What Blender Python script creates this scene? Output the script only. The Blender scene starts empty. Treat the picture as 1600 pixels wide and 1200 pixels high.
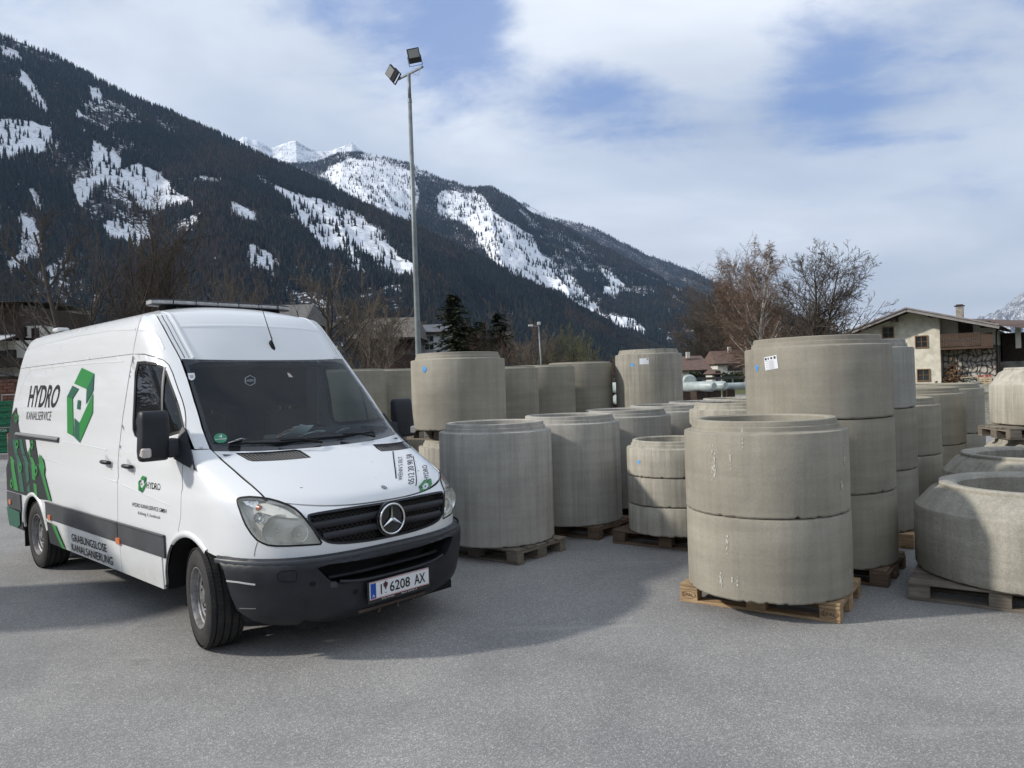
import bpy, bmesh, math, random
import numpy as np
from mathutils import Vector, Matrix, geometry as mgeo, noise as mnoise
random.seed(7); rng=np.random.default_rng(11)
R=math.radians
sc=bpy.context.scene; col=sc.collection
# ---------------- camera ----------------
FPX=1171.78; PITCH=-0.0045; ROLL=-0.0334; CAMH=1.81
cp,sp=math.cos(PITCH),math.sin(PITCH); cr,sr=math.cos(ROLL),math.sin(ROLL)
_f=np.array([0,cp,sp]); _u0=np.array([0,-sp,cp]); _r0=np.array([1.,0,0])
_r=cr*_r0+sr*_u0; _u=-sr*_r0+cr*_u0
CR=np.array([_r,_u,_f]); CC=np.array([0,0,CAMH])
cam=bpy.data.cameras.new('camera'); co=bpy.data.objects.new('camera',cam); col.objects.link(co)
cam.sensor_width=36; cam.lens=36*FPX/1600; cam.clip_start=0.05; cam.clip_end=20000
M=Matrix(((_r[0],_u[0],-_f[0],0),(_r[1],_u[1],-_f[1],0),(_r[2],_u[2],-_f[2],CAMH),(0,0,0,1)))
co.matrix_world=M; sc.camera=co
def ray(px,py): return np.array([(px-800)/FPX,-(py-600)/FPX,1.0])@CR
def at(px,py,Y):
    d=ray(px,py); return CC+d*(Y/d[1])
def gnd(px,py,z=0.0):
    d=ray(px,py); return CC+d*((z-CAMH)/d[2])
def pix(P):
    q=(np.asarray(P,float)-CC)@CR.T
    return np.stack([800+FPX*q[...,0]/q[...,2],600-FPX*q[...,1]/q[...,2]],-1)
# ---------------- world, sun ----------------
sc.view_settings.view_transform='Standard'; sc.view_settings.look='None'; sc.view_settings.exposure=.4; sc.view_settings.gamma=1
try: sc.view_settings.use_curve_mapping=False
except Exception: pass
SUN_EL=R(32); sd=np.array([-.993,-.11]); sd/=np.linalg.norm(sd)
sun=bpy.data.lights.new('sun','SUN'); sun.energy=3.45; sun.angle=R(2.6); sun.color=(1,.94,.86)
so=bpy.data.objects.new('sun',sun); col.objects.link(so)
sv=Vector((sd[0]*math.cos(SUN_EL),sd[1]*math.cos(SUN_EL),math.sin(SUN_EL)))
so.rotation_euler=sv.to_track_quat('Z','Y').to_euler(); so.location=(-20,10,30)
W=bpy.data.worlds.new('World'); sc.world=W; W.use_nodes=True
def N(nt,t,**k):
    n=nt.nodes.new(t)
    for a,b in k.items():
        if a.startswith('i_'):
            key=a[2:]; key=int(key) if key.isdigit() else key.replace('_',' ')
            n.inputs[key].default_value=b
        else: setattr(n,a,b)
    return n
def L(nt,a,b): nt.links.new(a,b)
def ramp(nt,src,stops,interp='LINEAR'):
    r=nt.nodes.new('ShaderNodeValToRGB'); r.color_ramp.interpolation=interp
    e=r.color_ramp.elements
    while len(e)<len(stops): e.new(.5)
    for i,(p,c) in enumerate(stops):
        e[i].position=p; e[i].color=(c if len(c)==4 else (*c,1)) if hasattr(c,'__len__') else (c,c,c,1)
    nt.links.new(src,r.inputs[0]); return r.outputs[0]
def mixc(nt,f,a,b,mode='MIX'):
    m=nt.nodes.new('ShaderNodeMix'); m.data_type='RGBA'; m.blend_type=mode; m.clamp_factor=True
    for k,v in ((0,f),(6,a),(7,b)):
        s=m.inputs[k]
        if hasattr(v,'is_linked'): nt.links.new(v,s)
        elif hasattr(v,'__len__'): s.default_value=(v if len(v)==4 else (*v,1))
        else: s.default_value=v if k==0 else (v,v,v,1)
    return m.outputs[2]
def math_(nt,op,a,b=0.0,c=None,clamp=False):
    m=nt.nodes.new('ShaderNodeMath'); m.operation=op; m.use_clamp=clamp
    for i,v in enumerate((a,b,c)):
        if v is None: continue
        if hasattr(v,'is_linked'): nt.links.new(v,m.inputs[i])
        else: m.inputs[i].default_value=v
    return m.outputs[0]
def noise_(nt,vec,scale,detail=4,rough=.55,dist=0,dim='3D'):
    n=N(nt,'ShaderNodeTexNoise',noise_dimensions=dim); n.inputs['Scale'].default_value=scale
    n.inputs['Detail'].default_value=detail; n.inputs['Roughness'].default_value=rough; n.inputs['Distortion'].default_value=dist
    if vec is not None: nt.links.new(vec,n.inputs['Vector'])
    return n.outputs[0]
def mapv(nt,vec,scale=(1,1,1),loc=(0,0,0),rot=(0,0,0)):
    m=N(nt,'ShaderNodeMapping'); m.inputs['Scale'].default_value=scale; m.inputs['Location'].default_value=loc; m.inputs['Rotation'].default_value=rot
    nt.links.new(vec,m.inputs[0]); return m.outputs[0]
nt=W.node_tree; nt.nodes.clear()
out=N(nt,'ShaderNodeOutputWorld'); bg=N(nt,'ShaderNodeBackground'); bg.inputs[1].default_value=.15; L(nt,bg.outputs[0],out.inputs[0])
sky=N(nt,'ShaderNodeTexSky',sky_type='NISHITA',sun_disc=False,sun_elevation=SUN_EL,sun_rotation=math.atan2(sd[0],sd[1]),altitude=900)
sky.air_density=1.0; sky.dust_density=.6; sky.ozone_density=1.5
tc=N(nt,'ShaderNodeTexCoord'); D=tc.outputs['Generated']
sep=N(nt,'ShaderNodeSeparateXYZ'); L(nt,D,sep.inputs[0])
zz=math_(nt,'ADD',math_(nt,'MAXIMUM',sep.outputs[2],0.0),.22)
cx=math_(nt,'DIVIDE',sep.outputs[0],zz); cy=math_(nt,'DIVIDE',sep.outputs[1],zz)
cb=N(nt,'ShaderNodeCombineXYZ'); L(nt,cx,cb.inputs[0]); L(nt,cy,cb.inputs[1])
n1=noise_(nt,mapv(nt,cb.outputs[0],(1.0,1.5,1),(3.1,1.7,0),(0,0,R(25))),1.3,10,.62,.35)
n2=noise_(nt,mapv(nt,cb.outputs[0],(1.0,1.3,1),(7.3,2.2,0),(0,0,R(25))),3.2,9,.66,.3)
hole=math_(nt,'MULTIPLY',math_(nt,'SUBTRACT',.44,n1),3.0)      # natural breaks everywhere
for px,py,rad,amp in ((650,5,.11,.95),(560,40,.05,.45),(730,75,.08,.75),(760,20,.06,.5),(850,140,.09,.62),(960,150,.08,.55),(1040,180,.07,.35),(930,50,.10,-.45),(1120,70,.12,-.55),(1270,120,.10,.62),(1310,165,.07,.45),(1440,50,.12,.35),(1580,20,.12,.3),(480,0,.05,.6),(1240,20,.08,.35),(700,150,.05,.25)):
    d=ray(px,py); d/=np.linalg.norm(d)
    dp=N(nt,'ShaderNodeVectorMath',operation='DISTANCE'); L(nt,D,dp.inputs[0]); dp.inputs[1].default_value=tuple(d)
    g=N(nt,'ShaderNodeMapRange',interpolation_type='SMOOTHSTEP'); L(nt,dp.outputs['Value'],g.inputs[0])
    g.inputs[1].default_value=0; g.inputs[2].default_value=rad*1.5; g.inputs[3].default_value=amp; g.inputs[4].default_value=0
    hole=math_(nt,'ADD',hole,g.outputs[0])
hole=math_(nt,'ADD',hole,math_(nt,'MULTIPLY',math_(nt,'SUBTRACT',n2,.5),-2.0))
hm=N(nt,'ShaderNodeMapRange',interpolation_type='SMOOTHSTEP'); L(nt,hole,hm.inputs[0]); hm.inputs[1].default_value=-.15; hm.inputs[2].default_value=1.0
hm.inputs[3].default_value=0; hm.inputs[4].default_value=.78
ccol=ramp(nt,noise_(nt,mapv(nt,cb.outputs[0],(1,1.2,1),(1.3,.4,0),(0,0,R(-35))),.95,5,.5,.3),[(.36,(2.85,3.2,3.8)),(.5,(3.75,4.05,4.5)),(.66,(5.2,5.4,5.7))])
blue=mixc(nt,.75,sky.outputs[0],(.50,1.12,3.0))
full=mixc(nt,hm.outputs[0],ccol,blue)
low=N(nt,'ShaderNodeMapRange'); L(nt,sep.outputs[2],low.inputs[0]); low.inputs[1].default_value=0.0; low.inputs[2].default_value=.26; low.inputs[3].default_value=.75; low.inputs[4].default_value=0
full=mixc(nt,low.outputs[0],full,(3.45,3.66,3.95))
L(nt,full,bg.inputs[0])
# ---------------- tagging and mesh helpers ----------------
def tag(o,label=None,cat=None,group=None,kind=None):
    if label: o['label']=label
    if cat: o['category']=cat
    if group: o['group']=group
    if kind: o['kind']=kind
    return o
def empty(name,loc=(0,0,0),rz=0,label=None,cat=None,group=None):
    o=bpy.data.objects.new(name,None); col.objects.link(o); o.location=loc; o.rotation_euler=(0,0,rz); o.empty_display_size=.2
    return tag(o,label,cat,group)
def link(name,me,mat=None,parent=None,smooth=False):
    o=bpy.data.objects.new(name,me); col.objects.link(o)
    if mat is not None and len(me.materials)==0:
        for m in (mat if isinstance(mat,(list,tuple)) else [mat]): me.materials.append(m)
    if parent is not None: o.parent=parent
    if smooth: me.polygons.foreach_set('use_smooth',[True]*len(me.polygons))
    return o
def copy_tree(o,parent=None):
    c=o.copy(); col.objects.link(c); c.parent=parent
    for ch in list(o.children): copy_tree(ch,c)
    return c
class MB:
    def __init__(s): s.v=[]; s.f=[]; s.m=[]
    def add(s,vs,fs,mi=0):
        b=len(s.v); s.v.extend([tuple(map(float,p)) for p in vs]); s.f.extend([tuple(b+i for i in f) for f in fs]); s.m.extend([mi]*len(fs))
    def box(s,c,d,rz=0,mi=0,mat=None):
        x,y,z=d[0]/2,d[1]/2,d[2]/2
        P=[Vector((a*x,b*y,e*z)) for e in (-1,1) for a,b in ((-1,-1),(1,-1),(1,1),(-1,1))]
        Mt=mat if mat is not None else Matrix.Rotation(rz,3,'Z')
        s.add([Mt@p+Vector(c) for p in P],[(3,2,1,0),(4,5,6,7),(0,1,5,4),(1,2,6,5),(2,3,7,6),(3,0,4,7)],mi)
    def tube(s,a,b,r0,r1=None,n=6,cap=True,mi=0):
        a=Vector(a); b=Vector(b); r1=r0 if r1 is None else r1
        d=(b-a); 
        if d.length<1e-9: return
        d.normalize(); u=d.orthogonal().normalized(); w=d.cross(u)
        vs=[p+(u*math.cos(2*math.pi*i/n)+w*math.sin(2*math.pi*i/n))*r for p,r in ((a,r0),(b,r1)) for i in range(n)]
        fs=[(i,(i+1)%n,n+(i+1)%n,n+i) for i in range(n)]
        if cap: fs+=[tuple(range(n-1,-1,-1)),tuple(range(n,2*n))]
        s.add(vs,fs,mi)
    def path(s,pts,r,n=8,mi=0,cap=True):
        pts=[Vector(p) for p in pts]; rs=r if hasattr(r,'__len__') else [r]*len(pts)
        vs=[]; u=None
        for i,p in enumerate(pts):
            d=(pts[min(i+1,len(pts)-1)]-pts[max(i-1,0)]).normalized()
            u=(d.orthogonal() if u is None else (u-d*u.dot(d))).normalized(); w=d.cross(u)
            vs+=[p+(u*math.cos(2*math.pi*k/n)+w*math.sin(2*math.pi*k/n))*rs[i] for k in range(n)]
        fs=[(i*n+k,i*n+(k+1)%n,(i+1)*n+(k+1)%n,(i+1)*n+k) for i in range(len(pts)-1) for k in range(n)]
        if cap: fs+=[tuple(range(n-1,-1,-1)),tuple(range((len(pts)-1)*n,len(pts)*n))]
        s.add(vs,fs,mi)
    def lathe(s,prof,n=48,axis='Z',c=(0,0,0),mi=0,closed=False,fn=None):
        vs=[]
        for k in range(n):
            a=2*math.pi*k/n
            for r,h in prof:
                if fn: r,h=fn(r,h,a)
                if axis=='Z': p=(r*math.cos(a),r*math.sin(a),h)
                elif axis=='Y': p=(r*math.cos(a),h,r*math.sin(a))
                else: p=(h,r*math.cos(a),r*math.sin(a))
                vs.append((p[0]+c[0],p[1]+c[1],p[2]+c[2]))
        m=len(prof); fs=[]
        for k in range(n):
            k2=(k+1)%n
            for j in range(m if closed else m-1):
                j2=(j+1)%m; fs.append((k*m+j,k2*m+j,k2*m+j2,k*m+j2))
        s.add(vs,fs,mi)
    def prism(s,poly,z0,z1,fn=None,mi=0):
        fn=fn or (lambda x,y,z:(x,y,z)); n=len(poly)
        vs=[fn(x,y,z) for z in (z0,z1) for x,y in poly]
        s.add(vs,[tuple(range(n-1,-1,-1)),tuple(range(n,2*n))]+[(i,(i+1)%n,n+(i+1)%n,n+i) for i in range(n)],mi)
    def mesh(s,name):
        me=bpy.data.meshes.new(name); me.from_pydata(s.v,[],s.f)
        if any(s.m): me.polygons.foreach_set('material_index',s.m)
        me.update(); return me
    def build(s,name,mat=None,parent=None,smooth=False,bevel=0,auto=None):
        me=s.mesh(name)
        if bevel or auto is not None or smooth:
            bm=bmesh.new(); bm.from_mesh(me)
            bmesh.ops.recalc_face_normals(bm,faces=bm.faces)
            bm.to_mesh(me); bm.free()
        o=link(name,me,mat,parent,smooth)
        if bevel:
            md=o.modifiers.new('bevel','BEVEL'); md.width=bevel; md.segments=2; md.limit_method='ANGLE'; md.angle_limit=R(35)
            me.polygons.foreach_set('use_smooth',[True]*len(me.polygons)); 
            wn=o.modifiers.new('wn','WEIGHTED_NORMAL'); wn.keep_sharp=True
        if auto is not None:
            me.polygons.foreach_set('use_smooth',[True]*len(me.polygons))
            try: me.set_sharp_from_angle(angle=R(auto))
            except Exception: pass
        return o
# ---------------- materials ----------------
MATS={}
def mat(name,c=(.5,.5,.5),rough=.6,metal=0,spec=.5,coat=0,bump=0,bscale=60,var=0,vscale=3,emit=None,alpha=None,trans=0,ior=1.45,vc=None):
    if name in MATS: return MATS[name]
    m=bpy.data.materials.new(name); m.use_nodes=True; nt=m.node_tree; b=nt.nodes['Principled BSDF']
    b.inputs['Base Color'].default_value=(*c,1); b.inputs['Roughness'].default_value=rough; b.inputs['Metallic'].default_value=metal
    b.inputs['Specular IOR Level'].default_value=spec; b.inputs['Coat Weight'].default_value=coat; b.inputs['Coat Roughness'].default_value=.04
    b.inputs['Transmission Weight'].default_value=trans; b.inputs['IOR'].default_value=ior
    if bump or var or vc:
        t=N(nt,'ShaderNodeTexCoord'); oi=N(nt,'ShaderNodeObjectInfo')
        off=N(nt,'ShaderNodeVectorMath',operation='ADD'); L(nt,t.outputs['Object'],off.inputs[0])
        k=math_(nt,'MULTIPLY',oi.outputs['Random'],37.0); L(nt,k,off.inputs[1]); v=off.outputs[0]
        if var or vc:
            n=noise_(nt,v,vscale,5,.6); c2=vc or tuple(max(0,x*(1-var)) for x in c)
            cc=mixc(nt,ramp(nt,n,[(.35,0.),(.65,1.)]),c2,tuple(min(1,x*(1+var*.6)) for x in c)); L(nt,cc,b.inputs['Base Color'])
            L(nt,math_(nt,'ADD',math_(nt,'MULTIPLY',n,.15),rough-.07),b.inputs['Roughness'])
        if bump:
            bn=N(nt,'ShaderNodeBump'); bn.inputs['Strength'].default_value=bump; bn.inputs['Distance'].default_value=.01
            L(nt,noise_(nt,v,bscale,4,.6),bn.inputs['Height']); L(nt,bn.outputs[0],b.inputs['Normal'])
    if emit: b.inputs['Emission Color'].default_value=(*emit,1); b.inputs['Emission Strength'].default_value=1
    MATS[name]=m; return m
def newmat(name):
    m=bpy.data.materials.new(name); m.use_nodes=True; MATS[name]=m; nt=m.node_tree
    return m,nt,nt.nodes['Principled BSDF']
def smooth01(x): x=np.clip(x,0,1); return x*x*(3-2*x)
def inpoly(x,y,poly):
    x=np.asarray(x); y=np.asarray(y); c=np.zeros(x.shape,bool); n=len(poly)
    for i in range(n):
        x1,y1=poly[i]; x2,y2=poly[(i+1)%n]
        if y1==y2: continue
        k=((y1>y)!=(y2>y))&(x<(x2-x1)*(y-y1)/(y2-y1)+x1); c^=k
    return c
def fbm(x,y,seed=0,octs=5,freq=1.0,gain=.5):
    # vectorised value noise
    r=np.random.default_rng(seed); T=r.random((256,256)); s=np.zeros(np.broadcast(x,y).shape); a=1;t=0
    for o in range(octs):
        X=x*freq; Y=y*freq; xi=np.floor(X).astype(int); yi=np.floor(Y).astype(int); fx=X-xi; fy=Y-yi
        fx=fx*fx*(3-2*fx); fy=fy*fy*(3-2*fy)
        g=lambda i,j:T[(xi+i)%256,(yi+j)%256]
        s+=a*((g(0,0)*(1-fx)+g(1,0)*fx)*(1-fy)+(g(0,1)*(1-fx)+g(1,1)*fx)*fy); t+=a; a*=gain; freq*=2.03
    return s/t
# ---------------- ground ----------------
def grid_mesh(name,P,mat,flip=False):
    a,b=P.shape[:2]; idx=np.arange(a*b).reshape(a,b)
    f=np.stack([idx[:-1,:-1],idx[1:,:-1],idx[1:,1:],idx[:-1,1:]],-1).reshape(-1,4)
    if flip: f=f[:,::-1]
    me=bpy.data.meshes.new(name); me.from_pydata(P.reshape(-1,3).tolist(),[],f.tolist()); me.update()
    me.polygons.foreach_set('use_smooth',[True]*len(me.polygons))
    if mat: me.materials.append(mat)
    o=bpy.data.objects.new(name,me); col.objects.link(o); return o
m,nt,b=newmat('asphalt')
t=N(nt,'ShaderNodeTexCoord').outputs['Object']
agg=N(nt,'ShaderNodeTexVoronoi',feature='F1'); agg.inputs['Scale'].default_value=140; L(nt,t,agg.inputs['Vector'])
n_f=noise_(nt,t,210,3,.7); n_m=noise_(nt,t,1.1,6,.62,.4); n_l=noise_(nt,mapv(nt,t,(1,.45,1),(0,0,0),(0,0,R(35))),.35,4,.5)
base=ramp(nt,agg.outputs['Color'],[(.0,(.080,.082,.086)),(.55,(.138,.140,.144)),(.8,(.20,.20,.204)),(.97,(.37,.365,.355))])
base=mixc(nt,ramp(nt,n_f,[(.3,0.),(.7,.8)]),base,(.19,.192,.198),'MIX'); 
base=mixc(nt,.55,base,ramp(nt,agg.outputs['Color'],[(.0,(.10,.102,.105)),(.6,(.152,.153,.157)),(.97,(.29,.288,.285))]))
base=mixc(nt,1.0,base,ramp(nt,n_m,[(.3,(.84,.84,.85)),(.55,(1,1,1)),(.75,(1.10,1.095,1.08))]),'MULTIPLY')
base=mixc(nt,1.0,base,ramp(nt,n_l,[(.35,(.86,.87,.885)),(.6,(1.06,1.055,1.04))]),'MULTIPLY')
tr=noise_(nt,mapv(nt,t,(.5,5,1),(0,0,0),(0,0,R(-28))),.8,5,.6,.8)
base=mixc(nt,ramp(nt,tr,[(.60,0.),(.75,.45)]),base,(.22,.22,.22))
vc=N(nt,'ShaderNodeTexVoronoi',feature='DISTANCE_TO_EDGE'); vc.inputs['Scale'].default_value=.33
L(nt,mapv(nt,t,(1,1,1)),vc.inputs['Vector'])
dn=N(nt,'ShaderNodeTexNoise'); dn.inputs['Scale'].default_value=2.5; dn.inputs['Detail'].default_value=8; L(nt,t,dn.inputs['Vector'])
dv=N(nt,'ShaderNodeVectorMath',operation='ADD'); L(nt,t,dv.inputs[0]); ds=N(nt,'ShaderNodeVectorMath',operation='SCALE'); L(nt,dn.outputs['Color'],ds.inputs[0]); ds.inputs['Scale'].default_value=.5; L(nt,ds.outputs[0],dv.inputs[1]); L(nt,dv.outputs[0],vc.inputs['Vector'])
crk=math_(nt,'MULTIPLY',ramp(nt,vc.outputs['Distance'],[(.0,1.),(.0035,0.)]),ramp(nt,noise_(nt,t,.5,2),[(.60,0.),(.70,.35)]))
base=mixc(nt,crk,base,(.05,.05,.052))
wv=N(nt,'ShaderNodeTexWave',wave_type='RINGS',rings_direction='Z'); wv.inputs['Scale'].default_value=.055; wv.inputs['Distortion'].default_value=1.2; wv.inputs['Detail'].default_value=3; wv.inputs['Detail Scale'].default_value=.6; L(nt,mapv(nt,t,(1,1,1),(5,9,0)),wv.inputs['Vector'])
tm=math_(nt,'MULTIPLY',ramp(nt,wv.outputs['Fac'],[(.84,0.),(.93,1.),(.97,.2)]),ramp(nt,noise_(nt,t,.6,5,.6),[(.48,0.),(.62,.22)]))
base=mixc(nt,tm,base,(.075,.075,.078))
wv2=noise_(nt,mapv(nt,t,(6,.5,1),(2,0,0),(0,0,R(62))),1.1,5,.6,.5); base=mixc(nt,ramp(nt,wv2,[(.64,0.),(.72,.30)]),base,(.26,.26,.255))
oil=ramp(nt,noise_(nt,t,1.7,3,.5,.2),[(.68,0.),(.76,.35)]); base=mixc(nt,oil,base,(.07,.07,.073))
base=mixc(nt,1.0,base,(1.62,1.58,1.50),'MULTIPLY'); L(nt,base,b.inputs['Base Color']); b.inputs['Roughness'].default_value=.88; b.inputs['Specular IOR Level'].default_value=.35
hgt=math_(nt,'ADD',math_(nt,'MULTIPLY',agg.outputs['Distance'],1.0),math_(nt,'MULTIPLY',n_f,.6))
bn=N(nt,'ShaderNodeBump'); bn.inputs['Strength'].default_value=.55; bn.inputs['Distance'].default_value=.004; L(nt,hgt,bn.inputs['Height']); L(nt,bn.outputs[0],b.inputs['Normal'])
asph=m
m,nt,b=newmat('meadow')
t=N(nt,'ShaderNodeTexCoord').outputs['Object']
c=ramp(nt,noise_(nt,t,.08,6,.6),[(.35,(.085,.10,.04)),(.5,(.12,.125,.055)),(.65,(.15,.135,.08))])
c=mixc(nt,ramp(nt,noise_(nt,t,6,4,.7),[(.3,0.),(.7,.6)]),c,(.06,.075,.03))
L(nt,c,b.inputs['Base Color']); b.inputs['Roughness'].default_value=.95; b.inputs['Specular IOR Level'].default_value=.1
meadow=m
S=9000
mb=MB(); mb.add([(-S,-200,-.03),(S,-200,-.03),(S,S,-.03),(-S,S,-.03)],[(0,1,2,3)])
tag(mb.build('ground',meadow),kind='structure')
mb=MB(); mb.add([(-60,-14,0),(16.5,-14,0),(16.5,14,0),(14,22,0),(4,30,0),(-60,44,0)],[(0,1,2,3,4,5)])
tag(mb.build('asphalt_yard',asph),kind='structure')
# gravel strip behind the right side
m,nt,b=newmat('gravel')
t=N(nt,'ShaderNodeTexCoord').outputs['Object']
vo=N(nt,'ShaderNodeTexVoronoi'); vo.inputs['Scale'].default_value=14; L(nt,t,vo.inputs['Vector'])
c=ramp(nt,vo.outputs['Color'],[(.1,(.07,.08,.04)),(.45,(.16,.15,.11)),(.8,(.33,.31,.27))]); c=mixc(nt,ramp(nt,noise_(nt,t,1.5,4),[(.45,0.),(.6,.75)]),c,(.085,.10,.035))
L(nt,c,b.inputs['Base Color']); b.inputs['Roughness'].default_value=.95
bn=N(nt,'ShaderNodeBump'); bn.inputs['Distance'].default_value=.02; L(nt,vo.outputs['Distance'],bn.inputs['Height']); L(nt,bn.outputs[0],b.inputs['Normal'])
mb=MB(); mb.add([(4,30,-.012),(14,22,-.012),(16.5,14,-.012),(16.5,-14,-.012),(40,-14,-.012),(60,47,-.012),(4,47,-.012)],[(0,1,2,3,4,5,6)])
tag(mb.build('gravel_verge',m),kind='structure')
# ---------------- mountains ----------------
def snowmat(name,rock,snow_t,ground):
    m,nt,b=newmat(name)
    at_=N(nt,'ShaderNodeAttribute',attribute_name='snow'); t=N(nt,'ShaderNodeTexCoord').outputs['Object']
    n1=noise_(nt,t,.012,7,.72); n2=noise_(nt,t,.10,5,.75); n3=noise_(nt,t,.35,3,.7)
    f=math_(nt,'ADD',math_(nt,'ADD',at_.outputs['Fac'],math_(nt,'MULTIPLY',math_(nt,'SUBTRACT',n2,.5),1.7)),math_(nt,'MULTIPLY',math_(nt,'SUBTRACT',n1,.5),.9))
    f=ramp(nt,f,[(.46,0.),(.56,1.)])
    spk=ramp(nt,math_(nt,'ADD',math_(nt,'MULTIPLY',n3,.6),math_(nt,'MULTIPLY',noise_(nt,mapv(nt,t,(1,1,.25)),.05,5,.7),.4)),[(.52,0.),(.62,1.)]); 
    g=ramp(nt,n1,[(.35,ground[0]),(.65,ground[1])])
    sn=mixc(nt,math_(nt,'MULTIPLY',spk,snow_t),(.80,.83,.88),rock)
    L(nt,mixc(nt,f,g,sn),b.inputs['Base Color']); b.inputs['Roughness'].default_value=.9; b.inputs['Specular IOR Level'].default_value=.1
    return m
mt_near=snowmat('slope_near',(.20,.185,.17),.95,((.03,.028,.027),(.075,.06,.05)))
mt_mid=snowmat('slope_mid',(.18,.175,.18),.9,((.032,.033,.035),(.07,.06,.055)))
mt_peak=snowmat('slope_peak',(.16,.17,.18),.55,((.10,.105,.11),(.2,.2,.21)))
def ridge_dirs(pts):
    out=[]
    for x,y in pts:
        d=ray(x,y); out.append((math.atan2(d[0],d[1]),d[2]/math.hypot(d[0],d[1])))
    return np.array(out)
# clearings: areas without forest, outlined where they lie on the slopes
CLR_N=[[(-60,165),(0,176),(40,182),(78,192),(82,208),(64,222),(40,222),(20,238),(0,240),(-60,240)],
 [(112,288),(128,278),(150,272),(185,262),(214,252),(240,262),(262,285),(300,303),(312,312),(285,306),(262,312),(240,325),(222,322),(208,300),(190,282),(160,283),(138,300),(122,308)],
 [(147,208),(158,228),(166,246),(160,268),(150,275),(150,250),(146,225)],[(176,218),(186,240),(178,256),(172,240)],
 [(154,350),(170,338),(186,340),(200,350),(222,345),(228,372),(212,368),(200,380),(186,368),(168,358)],
 [(28,322),(44,340),(56,368),(60,384),(42,400),(22,420),(12,400),(34,376),(34,350)],[(45,285),(58,300),(66,318),(56,312)],
 [(404,277),(430,283),(470,296),(520,312),(560,332),(592,352),(612,380),(655,415),(600,408),(560,390),(512,376),(488,352),(468,325),(448,305),(425,292)],
 [(384,378),(398,376),(410,384),(434,394),(426,402),(400,392)],[(362,305),(385,325),(402,345),(378,335)],
 [(28,95),(46,112),(60,140),(78,162),(66,164),(48,140)],[(0,58),(22,70),(30,84),(6,74)],[(142,126),(150,130),(152,146),(146,140)],[(118,158),(126,168),(120,176)],
 [(540,395),(560,402),(580,420),(560,415)],[(60,420),(80,405),(90,415),(74,430)]]
CLR_M=[[(500,268),(520,258),(548,243),(590,244),(606,256),(640,262),(650,285),(645,312),(628,335),(612,322),(596,318),(575,305),(548,292),(520,282)],
 [(684,302),(700,290),(722,296),(744,294),(760,300),(772,322),(800,345),(824,362),(842,384),(872,400),(902,430),(938,478),(905,470),(880,452),(856,440),(830,436),(800,425),(778,404),(762,378),(740,352),(716,338),(690,330)],
 [(656,372),(676,372),(700,385),(726,398),(756,418),(728,420),(704,408),(680,392)],
 [(942,412),(960,420),(986,440),(976,444),(956,430)],[(948,440),(962,444),(960,452),(946,448)],[(955,485),(985,492),(1010,505),(1000,510),(965,500)],
 [(1052,430),(1068,436),(1060,439)],[(1030,500),(1048,520),(1040,524)],[(1090,470),(1098,482),(1088,480)]]
def mountain(name,pts,Db,Dr,mat,clr,seed,amp,base_snow,ncol=420,nrow=150,gully=1.0,hprof=1.15,azpad=0,tn=.004,tf=60):
    rd=ridge_dirs(pts); az=np.linspace(rd[0,0],rd[-1,0],ncol); te=np.interp(az,rd[:,0],rd[:,1])
    te=te+ (fbm(az*tf,az*0+3.3,seed,5,gain=.6)-.5)*tn*gully
    Dbv=np.interp(az,[rd[0,0],rd[-1,0]],Db); Drv=np.interp(az,[rd[0,0],rd[-1,0]],Dr)
    t=np.concatenate([np.linspace(-.06,1,nrow),np.linspace(1.04,1.8,14)])[:,None]
    tt=np.clip(t,0,1); D=Dbv+(Drv-Dbv)*t
    H=te*Drv+CAMH
    z=H*tt**hprof; back=np.clip(t-1,0,1); z=z-H*back*1.1
    u=az[None,:]*Drv.mean()
    n=fbm(u/330+0*t,D/650,seed+1,6)-.5; ng=np.abs(fbm(u/210+(D/900),D/2600,seed+2,5)-.5)*2
    env=np.sin(np.pi*np.clip(tt,0,1))**.8
    z=z+env*amp*(n*1.6-(ng*.9-.25)*gully*.6)
    z=np.where(t<=0,-3+0*z,z)
    X=np.sin(az)[None,:]*D; Y=np.cos(az)[None,:]*D
    # tan(elev) uses horizontal range
    P=np.stack([X,Y,z],-1)
    o=grid_mesh(name,P,mat,flip=True)
    q=pix(P); 
    wob=(fbm(P[...,0]/45,P[...,1]/45,seed+5,4)-.5)
    s=np.full(z.shape,base_snow)
    q=q-np.array([0,11.0]) 
    jx=q[...,0]+(fbm(P[...,0]/60,P[...,1]/60+9,seed+6,4)-.5)*15*1500/D; jy=q[...,1]+wob*14*1500/D
    for pg in clr:
        pa=np.array(pg,float); pc=pa.mean(0); pg=[tuple(p) for p in pc+(pa-pc)*1.0+np.sign(pa-pc)*5]
        s=np.where(inpoly(jx,jy,pg),.95,s)
    if base_snow<.5: s=s+ .25*smooth01((z/H.max()-.72)/.25)
    at_=o.data.attributes.new('snow','FLOAT','POINT'); at_.data.foreach_set('value',s.reshape(-1).astype(np.float32))
    tag(o,kind='structure'); return o,P,s,(jx,jy)
RID1=[(-4200,-250),(-2000,-330),(-1000,-300),(-420,-200),(-200,-60),(-90,10),(0,55),(45,72),(85,90),(150,125),(200,150),(260,176),(310,198),(345,214),(375,228),(400,243),(430,256),(470,272),(510,292),(560,314),(620,344),(690,378),(760,412),(850,455),(930,500),(1000,538),(1080,572),(1160,590)]
RID2=[(330,300),(400,262),(440,256),(470,258),(505,250),(530,240),(556,238),(590,244),(640,257),(672,272),(700,284),(740,295),(768,293),(800,312),(830,335),(880,352),(915,372),(960,396),(1010,425),(1060,450),(1110,470),(1150,505),(1200,545),(1250,575)]
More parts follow.
